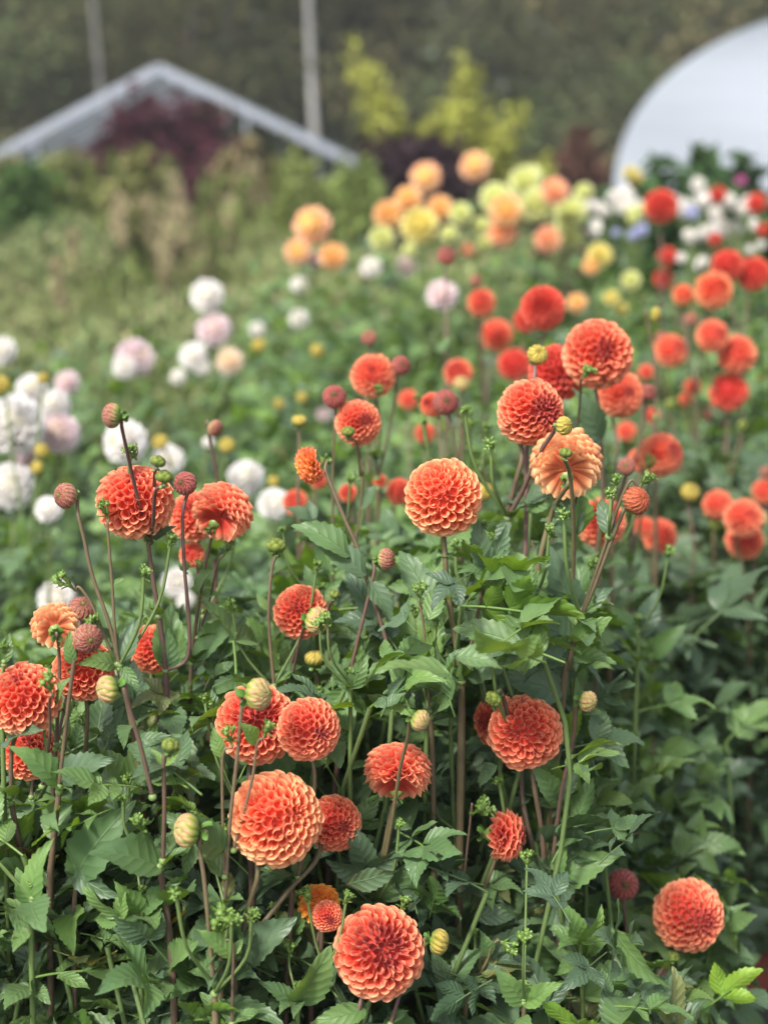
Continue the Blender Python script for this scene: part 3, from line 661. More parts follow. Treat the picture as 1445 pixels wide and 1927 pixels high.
plant('perfect round orange edged coral ball dahlia facing the camera in the centre', 1.27, [
    ('B', 834, 936, 154, (.02, .06, 1), [(836, 1030), (842, 1110), (856, 1200), (868, 1278)], 'orange'),
    ('C', 925, 1010, 20, (.3, 1, .1), [(912, 1080), (900, 1150), (880, 1240), (868, 1278)]),
  ], [(868, 1282), (868, 1380), (866, 1500)], r0=.0040, leaves=18, leaf_top=1240, extra=[
    (915, 1075, 890, 975, -.01, 's', 'o'), (915, 1075, 868, 1060, -.02, 's', 'm'), (918, 1075, 960, 985, 0, 's', 'o'), (872, 1275, 1010, 1195, -.04, 's', 'o'), (862, 1285, 745, 1262, -.03, 's', 'm')])
plant('dahlia with a pink bud turned right over a leafy forked stem, centre', 1.29, [
    ('P', 727, 1052, 46, (.88, .08, .35), [(704, 1075), (692, 1130), (672, 1210), (652, 1300), (638, 1370)], 'pink'),
    ('H', 583, 876, 78, (-.72, -.28, .1), [(612, 884), (628, 925), (650, 980), (672, 1030), (690, 1090), (722, 1190), (740, 1265), (738, 1330)], 'flame', .04),
  ], [(640, 1400), (628, 1500), (618, 1620)], r0=.0036, leaves=15, leaf_top=1320, extra=[
    (690, 1085, 600, 1000, 0, 's', 'o'), (690, 1090, 745, 1175, -.02, 's', 'o'), (660, 1050, 560, 960, 0, 's', 'm'), (740, 1265, 790, 1330, -.02, 's', 'm'), (655, 1295, 600, 1370, -.02, 's', 'g')])
plant('thin leafy stem topped by a small star shaped green bud, right of the pink bud', 1.28, [
    ('C', 790, 1112, 40, (.05, 1, .25), [(796, 1170), (803, 1250), (808, 1340)]),
  ], [(810, 1350), (815, 1500)], leaves=10, leaf_top=1280, extra=[(805, 1248, 785, 1198, -.01, 's', 'n'), (806, 1250, 835, 1180, 0, 's', 'n'), (806, 1250, 740, 1270, -.02, 's', 'o')])
plant('tall dahlia with a dusky button bud high above red buds and a fresh coral bloom', 1.52, [
    ('P', 629, 747, 46, (.0, .2, 1), [(630, 800), (627, 880), (626, 950), (626, 1060)], 'maroon'),
    ('B', 674, 796, 92, (.45, .15, .85), [(680, 870), (678, 960), (660, 1060)]),
    ('P', 655, 812, 26, (.0, 1, .3), [(672, 835), (678, 900)], 'green', -.06),
  ], [(626, 1080), (618, 1200), (612, 1330)], leaves=16, leaf_top=1000, extra=[(626, 1000, 540, 950, 0, 't', 'o'), (676, 960, 700, 905, 0, 's', 'o')])
plant('deep coral ball dahlia beside a round pink bud, upper middle', 1.75, [
    ('B', 702, 708, 88, (-.1, .3, .9), [(706, 800), (708, 900)]),
    ('P', 754, 688, 38, (.3, .1, .9), [(745, 740), (730, 820), (712, 900)], 'maroon'),
    ('C', 640, 735, 26, (-.5, .6, .3), [(665, 765), (700, 860)]), ('C', 712, 735, 26, (.2, .9, .3), [(716, 800), (712, 860)], None, -.06),
  ], [(710, 920), (712, 1050)], leaves=14, leaf_top=900)
plant('dahlia with a striped wine red bud turned left above a small knot of buds', 1.62, [
    ('P', 838, 757, 50, (.1, .15, 1), [(850, 800), (858, 880), (862, 960)], 'maroon'),
    ('B', 813, 762, 50, (-.4, .2, .7), [(830, 850), (856, 950)], 'coral', .1),
    ('C', 876, 778, 40, (.4, .9, .3), [(872, 830), (866, 900), (862, 960)]),
  ], [(862, 970), (866, 1100)], leaves=12, leaf_top=900)
plant('large coral ball dahlia turned right with rolled petals, upper right cluster', 1.40, [
    ('B', 998, 776, 132, (.52, .02, .8), [(982, 850), (966, 920), (945, 1000), (925, 1080), (912, 1150)]),
    ('P', 1011, 667, 42, (.1, .4, .9), [(1006, 700), (1000, 760), (990, 850), (990, 940), (987, 1050), (976, 1140)], 'gold', .06),
    ('P', 1061, 801, 38, (.6, .1, .7), [(1040, 815), (1010, 860), (985, 920), (955, 975)], 'gold', -.09),
  ], [(976, 1150), (965, 1260), (955, 1400)], r0=.0040, leaves=18, leaf_top=1150, extra=[
    (958, 975, 925, 1030, -.02, 's', 'o'), (985, 945, 935, 930, 0, 's', 'o'), (985, 945, 1065, 900, -.02, 's', 'o'), (990, 960, 1045, 935, -.03, 's', 'm')])
plant('peach orange dahlia seen from behind with a green bud in front of it', 1.36, [
    ('R', 1064, 872, 142, (.05, .55, -.75), [(1040, 960), (1018, 1040), (1000, 1140)], 'peach'),
    ('P', 1064, 852, 26, (.1, 1, .2), [(1071, 890), (1078, 960), (1079, 1040), (1076, 1140)], 'green', -.10),
  ], [(1040, 1190), (1034, 1300), (1030, 1400)], r0=.0036, leaves=16, leaf_top=1180, extra=[
    (1079, 1010, 1045, 870, 0, 's', 'o'), (1080, 1010, 1105, 910, 0, 's', 'g'), (1078, 1010, 1018, 955, .02, 's', 'o'), (1085, 1165, 1027, 1048, -.03, 's', 'd'), (1085, 1165, 1110, 1045, .02, 's', 'g'), (1085, 1165, 1145, 1090, 0, 's', 'o'), (1000, 1140, 1010, 1235, -.03, 't', 'o')])
plant('broad coral dahlia with a scarlet heart, topmost big bloom of the upper right cluster', 1.62, [
    ('B', 1124, 667, 138, (.08, .12, 1), [(1125, 760), (1132, 860), (1135, 960)]),
    ('P', 1178, 878, 38, (-.3, .2, .9), [(1165, 930), (1150, 1000), (1125, 1080)], 'pink', -.1),
    ('C', 1104, 700, 34, (.5, .7, .3), [(1092, 740), (1085, 830), (1088, 930)], None, -.12),
  ], [(1130, 980), (1115, 1100), (1105, 1200)], leaves=16, leaf_top=1000, extra=[(1132, 830, 1100, 745, -.05, 's', 'o')])
plant('scarlet coral ball dahlia squeezed between the broad bloom and the rolled petal ball', 1.68, [
    ('B', 1048, 702, 112, (-.1, .1, 1), [(1045, 800), (1040, 900)], 'red'),
  ], [(1040, 920), (1040, 1040)], leaves=12, leaf_top=950)
plant('red ball dahlia with a pale eye standing above the upper right cluster', 1.95, [
    ('B', 1021, 580, 88, (-.32, .12, .9), [(1015, 680), (1005, 800)], 'red'),
  ], [(1000, 820), (1000, 1000)], leaves=12, leaf_top=820)
plant('coral ball dahlia partly hidden under the right side of the broad bloom', 1.80, [
    ('B', 1166, 742, 94, (.3, .1, .9), [(1160, 840), (1150, 950)]),
    ('P', 1219, 738, 32, (.2, .2, .9), [(1212, 800), (1180, 900), (1155, 960)], 'maroon'),
  ], [(1150, 980), (1150, 1100)], leaves=12, leaf_top=960)
plant('dahlia with a red and yellow quilled bud bursting open on a leaning stem', 1.30, [
    ('P', 1197, 941, 56, (.45, .3, .8), [(1172, 962), (1145, 1030), (1115, 1110), (1088, 1170)], 'red'),
    ('C', 1215, 900, 40, (.5, .7, .3), [(1185, 905), (1160, 960), (1130, 1050), (1092, 1160)]),
    ('C', 1160, 905, 30, (.1, 1, .2), [(1150, 950), (1145, 1010)]),
  ], [(1085, 1180), (1068, 1260), (1055, 1340)], r0=.0040, leaves=18, leaf_top=1200, extra=[
    (1075, 1215, 990, 1130, .0, 's', 'o'), (1080, 1210, 1135, 1150, -.02, 's', 'g'), (1075, 1235, 1160, 1240, -.02, 's', 'g'), (1062, 1300, 940, 1290, -.02, 's', 'o'), (1150, 1010, 1120, 925, .02, 's', 'o')])
plant('coral ball dahlia beyond the bursting red bud, seen between leaning stems', 1.65, [
    ('B', 1130, 984, 98, (.0, .3, .9), [(1128, 1080), (1125, 1160)]),
  ], [(1125, 1170), (1120, 1300)], leaves=14, leaf_top=1120)
plant('coral dahlia in side view facing right, beside grey green buds', 1.85, [
    ('B', 1243, 856, 88, (.72, .22, .6), [(1210, 900), (1190, 980), (1185, 1080)]),
    ('C', 1222, 872, 34, (.2, .8, .3), [(1215, 930), (1190, 1040)], None, -.1), ('B', 1205, 865, 50, (-.3, .2, .8), [(1195, 940), (1187, 1060)], 'coral', .1),
  ], [(1185, 1100), (1182, 1240)], leaves=14, leaf_top=1060)

# leafy shoots with fresh tips that rise through the front row; they carry no bloom yet
for lab_, px_, py_, Y_, ex_ in [
    ('fresh leafy dahlia shoot with one broad bright leaf near the left edge', 62, 1690, .98, [(62, 1700, 60, 1585, -.01, 's', 'n'), (60, 1700, 20, 1640, 0, 's', 'g')]),
    ('thin dahlia shoot with a single small leaf at the left edge', 8, 1245, 1.10, [(8, 1248, 16, 1192, 0, 's', 'g')]),
    ('dahlia shoot with a long serrated leaf reaching up right, lower left', 145, 1650, 1.05, [(143, 1650, 215, 1515, -.03, 's', 'm'), (145, 1648, 140, 1560, 0, 's', 'g'), (140, 1640, 205, 1700, -.04, 's', 'o')]),
    ('dahlia shoot with pale green tip between the left stems and the biggest bloom', 268, 1700, 1.02, [(268, 1720, 230, 1660, -.02, 's', 'n'), (270, 1715, 320, 1660, -.02, 's', 'g')]),
    ('bright dahlia shoot under the right coral bloom of the pair with the wine eye', 1060, 1520, 1.30, [(1060, 1520, 1020, 1420, -.02, 's', 'n'), (1062, 1520, 1095, 1450, 0, 's', 'g')]),
    ('low dahlia shoot with a rosette of fresh leaves, bottom right of centre', 1090, 1770, 1.20, [(1090, 1775, 1065, 1700, -.01, 's', 'n'), (1090, 1775, 1150, 1730, -.02, 's', 'n'), (1088, 1775, 1030, 1740, 0, 's', 'g')]),
    ('dahlia shoot with upright leaves left of the central orange edged ball stem', 808, 1215, 1.30, [(808, 1222, 790, 1160, 0, 's', 'n'), (810, 1222, 838, 1150, 0, 's', 'g')]),
    ('dahlia shoot between the drooping coral bloom and the touching pair', 660, 1290, 1.25, [(660, 1300, 690, 1230, -.01, 's', 'g'), (660, 1300, 620, 1240, 0, 's', 'm')]),
    ('leafy dahlia shoot at the bottom edge under the nearest coral ball', 560, 1880, .98, [(560, 1890, 600, 1790, -.02, 's', 'g'), (558, 1890, 500, 1840, -.01, 's', 'm')]),
    ('leafy dahlia shoot at the bottom edge below the half open salmon bloom', 985, 1880, 1.08, [(985, 1890, 950, 1820, -.01, 's', 'g'), (987, 1890, 1050, 1850, -.02, 's', 'n')]),
    ('dahlia shoot with pale leaf tips under the tall dusky button bud', 600, 1130, 1.42, [(600, 1135, 575, 1060, 0, 's', 'm'), (600, 1135, 640, 1080, 0, 's', 'g')]),
    ('dark leaved dahlia shoot right of the leaning stems', 1200, 1190, 1.55, [(1200, 1200, 1250, 1110, 0, 's', 'd'), (1198, 1200, 1160, 1130, 0, 's', 'm')]),
    ('dahlia shoot with a broad green leaf among the right hand foliage', 1225, 1235, 1.75, [(1222, 1240, 1285, 1170, -.02, 's', 'm'), (1220, 1240, 1190, 1180, 0, 's', 'g')])]:
    plant(lab_, Y_, [('C', px_, py_-24, 26, (.1, 1, .3), [(px_, py_)])], [(px_, py_+6), (px_+r_sh, py_+150)] if (r_sh := (px_*7) % 13-6) is not None else [], leaves=9, leafsize=.07, fresh=1.0, extra=ex_, group='leafy dahlia shoots without blooms', green=(px_ % 2 == 0), r0=.0028)
# ---------------------------------------------------------------- dahlias further back (out of focus), each plant its own
GB = 'dahlias standing further back in the bed'
GY = 'yellow and orange dahlias in the middle distance'; GF = 'small white flowers before the polytunnel'
def far(label, pal, heads, Y, kind='B', leaves=14, leafsize=.075, green=False, group=GB, cat='dahlia', top=None):
    """heads: (px, py, size, axis or None, [palette or bud kind]); one node below the lowest head"""
    r = np.random.default_rng(int(heads[0][0]*7+heads[0][1])); hs = []
    mx = sum(h[0] for h in heads)/len(heads); my = max(h[1] for h in heads)
    node = (mx, my+.16/Y*FPX*.9)
    for h in heads:
        x, y, s = h[:3]; s = s*(1.04 if group == GY else 1); ax = h[3] if len(h) > 3 and h[3] else (r.normal(0, .3), r.uniform(.1, .6), 1)
        p = h[4] if len(h) > 4 else pal; k = kind
        if p in ('pinkbud', 'goldbud', 'greenbud', 'maroonbud', 'creambud'): k = 'P'; p = p[:-3]
        hs.append((k, x, y, s, ax, [((x+node[0])/2+r.normal(0, 4), (y+s/2+node[1])/2), node], p, r.normal(0, .03)))
    return plant(label, Y, hs, [node, (node[0], node[1]+.2/Y*FPX)], lod=1, leaves=leaves, leafsize=leafsize, pal=pal,
                 leaf_top=top or node[1]-.04/Y*FPX, group=group, green=green, fresh=.35, cat=cat, r0=.0042)
Yd = lambda size, real=.075: real*FPX/size
# coral and red plants behind the sharp ones
far('blurred coral dahlia with two stacked blooms, left of the red ball with pale eye', 'coral', [(906, 570, 58), (934, 630, 66), (895, 528, 26, None, 'pinkbud')], 2.6)
far('blurred red dahlia blooms low between the stems of the upper right cluster', 'red', [(990, 602, 50), (968, 686, 66)], 2.5)
far('blurred coral dahlia bloom with a cream bud, left of the tall bare stem', 'coral', [(862, 702, 58), (868, 722, 32, None, 'creambud')], 2.3)
far('small coral blooms low behind the fresh coral bloom, between green leaves', 'coral', [(768, 752, 40), (800, 815, 42)], 2.4, leaves=20)
far('dark pink bud on a tall stem in front of the yellow dahlias', 'coral', [(840, 482, 36, (.1, .3, .9), 'maroonbud')], 2.4, leaves=12)
far('pink bud leaning over dark leaves, above the deep coral ball', 'coral', [(694, 636, 34, (-.2, .4, .8), 'pinkbud')], 2.0, leaves=12)
far('small coral dahlia behind the round centre bloom, at its left', 'coral', [(752, 925, 56), (655, 928, 38), (715, 905, 28)], 1.85, leaves=22)
far('coral dahlia bloom low in the leaves under the sunset petalled bloom', 'coral', [(556, 945, 52), (600, 905, 34)], 2.0, leaves=18)
far('pale peach bud nearly hidden at the right of the round centre bloom', 'peach', [(913, 925, 34, None, 'goldbud')], 1.75, leaves=18)
far('brown and green bud tucked in leaves left of the tall button bud', 'coral', [(563, 792, 30, (0, .8, .3), 'goldbud')], 1.7, leaves=18)
far('small rosy bud hanging over dark leaves, between the white blooms', 'coral', [(406, 806, 36, (.8, -.3, .5), 'pinkbud')], 1.6, leaves=14)
far('yellow green bud reaching right above the upper right cluster', 'coral', [(1232, 592, 30, (.95, -.1, .2), 'goldbud')], 2.0, leaves=14)
far('coral dahlia with a bright orange bloom and a pale bud at the right', 'orange', [(1342, 547, 76), (1285, 555, 44), (1300, 600, 30, None, 'pinkbud')], 2.6)
far('pair of tall red dahlia blooms at the right edge', 'red', [(1368, 500, 66), (1417, 515, 68)], 2.75)
far('coral dahlia bloom with a small bud perched on top, right', 'coral', [(1262, 660, 70), (1243, 635, 26, None, 'pinkbud')], 2.7)
far('two coral ball dahlias overlapping near the right edge', 'coral', [(1340, 632, 68), (1385, 667, 78)], 2.55)
far('dense dark coral ball dahlia below the overlapping pair near the right edge', 'red', [(1370, 737, 78)], 2.5)
far('small coral blooms in leaf shade left of the dense dark coral ball', 'coral', [(1303, 728, 36), (1290, 752, 28), (1330, 780, 26, None, 'pinkbud')], 2.8)
far('coral blooms glimpsed low behind the pink bud stem, right', 'coral', [(1178, 812, 40), (1225, 782, 32), (1215, 700, 32)], 2.6)
far('bright scarlet ball dahlia standing alone before the white flowers', 'red', [(1243, 388, 68, (.1, .1, 1))], 3.3)
far('small red dahlia behind white flowers at the far right', 'red', [(1350, 366, 34), (1422, 382, 40), (1436, 432, 26)], 4.2)
far('orange red blooms blurred below the scarlet ball', 'red', [(1255, 482, 38), (1248, 525, 40), (1345, 450, 26)], 3.6)
far('peach yellow bud on a straight stem in the right foliage', 'peach', [(1298, 926, 38, (.1, .5, .8), 'goldbud')], 2.1, leaves=20)
far('coral dahlia with a green bud before it, lower right foliage', 'coral', [(1350, 950, 62), (1345, 985, 26, None, 'greenbud')], 2.2, leaves=20)
far('coral dahlia with two crowded blooms near the right edge', 'coral', [(1398, 975, 78), (1400, 1016, 78), (1430, 975, 34, None, 'creambud')], 2.1, leaves=22)
far('coral dahlia cut by the right edge, with a pale bud above', 'coral', [(1438, 925, 52), (1440, 888, 26, None, 'pinkbud')], 2.3, leaves=18)
far('coral dahlia blooms half sunk in dark leaves, right of the leaning stems', 'coral', [(1240, 1008, 70), (1212, 992, 44)], 2.05, leaves=24)
far('leafy dahlia with only small green buds standing in the right foliage', 'coral', [(1330, 965, 22, None, 'greenbud'), (1262, 760, 22, None, 'greenbud'), (1395, 800, 20, None, 'greenbud')], 2.4, leaves=26)
# white dahlias on the left
GW = 'white dahlias behind the front row on the left'
W = dict(kind='D', green=True, group=GW, leaves=18)
far('large white dahlia cut by the left edge with a second bloom below it', 'white', [(28, 800, 122, (.2, .2, .9)), (22, 915, 96)], 2.35, **{**W, 'kind': 'B'})
far('white and blush dahlia with a cluster of four blooms beside the left edge bloom', 'blush', [(112, 815, 84), (60, 735, 66, None, 'white'), (104, 762, 62, None, 'white'), (50, 860, 60)], 2.5, **{**W, 'kind': 'B'})
far('two white dahlia blooms behind the broad coral ball', 'white', [(236, 832, 90), (316, 866, 66)], 2.5, **W)
far('round white dahlia standing alone left of centre', 'white', [(463, 900, 74)], 2.5, **{**W, 'kind': 'B'})
far('white dahlia low beside the sunset bloom, half hidden by stems', 'white', [(515, 948, 64), (515, 905, 22, None, 'goldbud')], 2.3, **W)
far('white dahlia bloom low in the leaves under the maroon and cream bud', 'white', [(108, 1126, 74), (92, 958, 54)], 2.2, **W)
far('white dahlia bloom seen between dark stems, left of the peach bud', 'white', [(334, 1096, 60), (350, 1130, 36)], 2.2, **W)
far('white dahlia cut by the left edge, highest of the white ones there', 'white', [(4, 660, 58)], 3.2, **W)
far('cream and pink dahlia pair, one bloom above the other, centre left', 'blush', [(390, 556, 66, None, 'white'), (403, 620, 68)], 3.4, **W)
far('lilac pink dahlia with a white lower side, left of the cream and pink pair', 'blush', [(256, 672, 78, (.6, .3, .5)), (235, 690, 50, None, 'white')], 3.1, **W)
far('small white and peach blooms below the cream and pink pair', 'white', [(364, 670, 58), (432, 680, 54, None, 'cream'), (335, 709, 32), (380, 690, 34)], 3.2, **W)
far('peach tinted dahlia bloom above the four bloom white cluster', 'blush', [(127, 720, 50)], 3.0, **W)
far('small blurred white blooms in the middle distance', 'white', [(562, 535, 32), (562, 600, 38), (484, 620, 30)], 4.0, **W)
far('white bloom between orange dahlias and a pale lilac bloom', 'white', [(698, 503, 42), (765, 502, 44, None, 'blush')], 4.0, **W)
far('pale lilac dahlia in the middle of the blurred greenery', 'blush', [(832, 555, 62), (610, 780, 30)], 3.3, **W)
far('yellow green buds dotted over leaves near the left edge', 'white', [(80, 848, 30, None, 'goldbud'), (70, 880, 28, None, 'goldbud'), (4, 724, 36, None, 'goldbud'), (82, 712, 24, None, 'goldbud')], 2.3, **W)
far('yellow green buds above the round white dahlia', 'white', [(302, 832, 32, None, 'goldbud'), (428, 838, 32, None, 'goldbud'), (392, 832, 24)], 2.4, **W)
far('yellow green buds floating in the blurred middle greenery', 'white', [(597, 660, 28, None, 'goldbud'), (487, 650, 28, None, 'goldbud'), (525, 760, 24, None, 'goldbud'), (568, 748, 22, None, 'goldbud')], 3.0, **W)
# yellow, amber and orange dahlias in the middle distance
GY = 'yellow and orange dahlias in the middle distance'
Wy = dict(kind='D', green=True, group=GY, leaves=16)
far('peach and pink dahlia with three blooms, furthest left of the orange ones', 'sunset', [(587, 424, 76), (560, 474, 50), (628, 483, 56, None, 'amber'), (592, 487, 34, None, 'blush')], 3.6, **Wy)
far('large clear yellow dahlia below the orange ones', 'yellow', [(789, 425, 72, (.1, .3, .9))], 3.9, **Wy)
far('orange dahlia blooms stacked left of the clear yellow one', 'amber', [(730, 404, 56), (768, 375, 54), (828, 392, 50)], 4.0, **Wy)
far('pale lemon dahlia bloom under the orange blooms', 'lemon', [(718, 448, 48), (866, 402, 44)], 3.9, **Wy)
far('red tipped orange dahlia rising in front of the dark purple shrub', 'sunset', [(801, 334, 60)], 4.3, **Wy)
far('tall pink orange dahlia, highest bloom of all', 'sunset', [(893, 313, 58)], 4.4, **Wy)
far('pale lemon dahlia blooms just right of the highest bloom', 'lemon', [(988, 341, 60), (934, 374, 64)], 4.2, **Wy)
far('apricot dahlia with blooms massed below the lemon ones', 'apricot', [(952, 396, 62, None, 'amber'), (944, 436, 62), (910, 458, 32, None, 'lemon')], 4.0, **Wy)
far('two orange peach dahlia blooms set apart, right of the apricot ones', 'apricot', [(1044, 360, 54), (1031, 451, 54)], 4.0, **Wy)
far('lemon yellow dahlia with three blooms in front of the white flowers', 'lemon', [(1008, 386, 66), (1075, 400, 60), (1075, 448, 48)], 4.1, **Wy)
far('bright yellow and amber blooms nearest the white flowers', 'yellow', [(1128, 480, 50), (1112, 500, 34, None, 'amber'), (1186, 528, 38, None, 'lemon'), (1085, 570, 38, None, 'amber'), (1150, 560, 30), (1168, 582, 26)], 3.7, **Wy)
far('pale lemon and peach blooms low between the clear yellow and apricot dahlias', 'lemon', [(845, 440, 34), (880, 470, 30, None, 'apricot'), (905, 425, 36), (770, 470, 26)], 3.9, **Wy)
far('pale yellow blooms behind the lemon ones, nearest the russet shrub', 'lemon', [(1000, 330, 40), (1040, 395, 44), (1098, 362, 36), (1060, 425, 36)], 4.5, **Wy)
# white, blue and magenta flowers at the far right
GF = 'small white flowers before the polytunnel'
Wf = dict(kind='D', green=True, group=GF, leaves=16, cat='flower plant', leafsize=.085)
def whites(label, x0, x1, y0, y1, n, Y, pal='white', s=36, seed=0):
    r = np.random.default_rng(seed); hs = [(r.uniform(x0, x1), r.uniform(y0, y1), s*.8*r.uniform(.6, 1.15)) for _ in range(n)]
    o = far(label, pal, hs, Y, **Wf); o.name = 'flowering_plant'; return o
whites('leftmost white flowering plant before the polytunnel, creamy blooms', 1108, 1165, 352, 400, 5, 4.6, 'white', 40, 1)
whites('white flowering plant right of the lemon dahlias', 1165, 1222, 355, 410, 6, 4.6, 'white', 38, 2)
whites('white flowering plant left of the scarlet ball', 1185, 1230, 385, 450, 4, 4.4, 'lemon', 32, 3)
whites('white flowering plant behind the scarlet ball', 1262, 1325, 335, 400, 6, 4.6, 'white', 32, 4)
whites('white flowering plant with the densest blooms, right of the scarlet ball', 1310, 1352, 375, 440, 6, 4.4, 'white', 40, 5)
whites('white flowering plant near the right edge behind red blooms', 1360, 1420, 375, 430, 6, 4.3, 'white', 40, 6)
whites('scattered small white blooms under the scarlet ball', 1280, 1345, 415, 500, 6, 3.8, 'white', 26, 7)
whites('small white blooms at the right edge above the red pair', 1395, 1442, 400, 470, 4, 4.0, 'white', 26, 8)
whites('low white blooms left of the scarlet ball near blue ones', 1092, 1125, 415, 440, 2, 4.2, 'white', 32, 9)
whites('small blue flowers between white and lemon blooms', 1150, 1208, 430, 445, 3, 4.2, 'blue', 32, 10)
whites('lilac blue flowers right of the scarlet ball', 1300, 1320, 395, 410, 2, 4.3, 'blue', 30, 11)
whites('magenta flower in front of the polytunnel at the right', 1390, 1402, 330, 340, 1, 4.8, 'pink', 34, 12)
whites('yellow flower at the foot of the polytunnel edge', 1180, 1200, 325, 335, 2, 5.2, 'yellow', 34, 13)

# ---------------------------------------------------------------- the leafy mass of the beds that nobody could count
def mass(name, label, n, xr, yr, ztop, zlo, size, fine, fresh, seed, kinds=('three', 'five', 'five', 'simple'), zpow=.6, keep=None, tintf=1.0):
    r = np.random.default_rng(seed); mb = MB()
    for i in range(n):
        for _ in range(20):
            Y = r.uniform(*yr); x = r.uniform(*xr(Y)); zt = ztop(x, Y)
            if keep is None or keep(x, Y): break
        else: continue
        z = zlo+(zt-zlo)*r.random()**zpow; top = (z-zlo)/(zt-zlo+1e-6)
        a = r.uniform(0, math.tau); d = np.array([math.cos(a), math.sin(a), r.uniform(-.4, 1.2)])
        k = kinds[r.integers(0, len(kinds))]; s = size*r.uniform(.6, 1.25)*(1.0 if k != 'simple' else .7)
        if hides((x, Y, z), d, s): continue
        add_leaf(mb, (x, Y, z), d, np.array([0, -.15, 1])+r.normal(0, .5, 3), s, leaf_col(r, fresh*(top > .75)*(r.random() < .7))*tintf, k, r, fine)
        if r.random() < .2 and fine:
            tube(mb, catmull([(x, Y, z), (x+r.normal(0, .03), Y+r.normal(0, .03), z-.15), (x+r.normal(0, .05), Y+.02, max(.0, z-.4))], 3), .0024, GREENS, 5)
    o = mb.obj(name, M_LEAF); tag(o, label, 'foliage', kind='stuff'); return o
def sideways(m): return lambda Y: (-(.285+m)*Y, (.285+m)*Y)
HARR = np.array(HEADS)
for grow in LATER: grow()
bump_ = lambda x, Y: .03*math.sin(9*x+3)+.03*math.sin(7*Y+5*x)
def ztop_front(x, Y):
    u = x/(.27*Y)
    z = 1.03+.17*sm01(u, -.3, .2)-.42*sm01(u, .42, .8)-.05*sm01(-u, .5, .9)
    return z+bump_(x, Y)-.18*max(0, 1.2-Y)
def sm01(x, a, b):
    t = min(1, max(0, (x-a)/(b-a))); return t*t*(3-2*t)
mass('dahlia_foliage', 'dense blue green dahlia leaves filling the front row', 3000, lambda Y: (-.40*Y, .26*Y), (1.10, 1.80), ztop_front, .42, .095, True, .9, 21)
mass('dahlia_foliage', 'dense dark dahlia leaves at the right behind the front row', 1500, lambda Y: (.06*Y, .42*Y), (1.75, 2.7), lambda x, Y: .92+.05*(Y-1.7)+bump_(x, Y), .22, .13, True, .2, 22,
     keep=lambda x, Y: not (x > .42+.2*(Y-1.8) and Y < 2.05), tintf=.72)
mass('dahlia_foliage', 'blurred dahlia leaves of the white row on the left', 4200, lambda Y: (-.42*Y, .10*Y), (2.1, 4.6), lambda x, Y: .87+.045*(Y-2.1)+.10*sm01(x/Y, -.12, .05)+bump_(x, Y), .3, .085, False, 1, 23)
mass('dahlia_foliage', 'blurred dahlia leaves in the middle distance', 4500, lambda Y: (-.10*Y, .42*Y), (2.7, 5.2), lambda x, Y: .96+.115*(Y-2.7)+.05*sm01(x/Y, .1, .25)+bump_(x, Y), .4, .09, False, 1, 24)
# ---------------------------------------------------------------- ground
def ground_material():
    m, nt, out = nmat('soil'); L = nt.links.new
    tc = nd(nt, 'ShaderNodeTexCoord'); a = nd(nt, 'ShaderNodeTexNoise'); a.inputs['Scale'].default_value = .35; a.inputs['Detail'].default_value = 6
    b = nd(nt, 'ShaderNodeTexNoise'); b.inputs['Scale'].default_value = 40; b.inputs['Detail'].default_value = 8
    L(tc.outputs['Object'], a.inputs['Vector']); L(tc.outputs['Object'], b.inputs['Vector'])
    cr = nd(nt, 'ShaderNodeValToRGB'); cr.color_ramp.elements[0].color = (.020, .016, .012, 1); cr.color_ramp.elements[1].color = (.06, .075, .03, 1)
    cr.color_ramp.elements[0].position = .42; cr.color_ramp.elements[1].position = .6; L(a.outputs[0], cr.inputs[0])
    mx = nd(nt, 'ShaderNodeMix', data_type='RGBA', blend_type='MULTIPLY'); mx.inputs[0].default_value = .7; L(cr.outputs[0], mx.inputs[6]); L(b.outputs[0], mx.inputs[7])
    p = nd(nt, 'ShaderNodeBsdfPrincipled'); p.inputs['Roughness'].default_value = .95; L(mx.outputs[2], p.inputs['Base Color'])
    bp = nd(nt, 'ShaderNodeBump'); bp.inputs['Strength'].default_value = .8; bp.inputs['Distance'].default_value = .02; L(b.outputs[0], bp.inputs['Height']); L(bp.outputs[0], p.inputs['Normal'])
    L(p.outputs[0], out.inputs[0]); return m
g = MB(); n = 60
gx = np.sign(np.linspace(-1, 1, n))*np.abs(np.linspace(-1, 1, n))**2.5*200; gy = np.linspace(-1, 1, n); gy = np.sign(gy)*np.abs(gy)**2.5*200
GX, GY_ = np.meshgrid(gx, gy, indexing='ij'); g.add(np.stack([GX, GY_, 0*GX-.0+.0*GX], -1), grid_quads(n, n)[:, ::-1], (.1, .1, .1))
tag(g.obj('ground', ground_material()), None, None, kind='structure')
# black weed cloth between the beds, right, with its wrinkles
wc = MB(); u, v = np.meshgrid(np.linspace(.35, 1.9, 40), np.linspace(1.1, 2.6, 40), indexing='ij')
wc.add(np.stack([u, v, .012+.006*np.sin(u*31+3*np.sin(v*9))+.004*np.sin(v*44+u*12)], -1), grid_quads(40, 40)[:, ::-1], (.022, .022, .025))
tag(wc.obj('weed_cloth', tinted('weed_cloth', rough=.45, noise=.3, nscale=150, bump=.4)), 'black woven weed cloth lying between the dahlia beds', 'ground cloth')
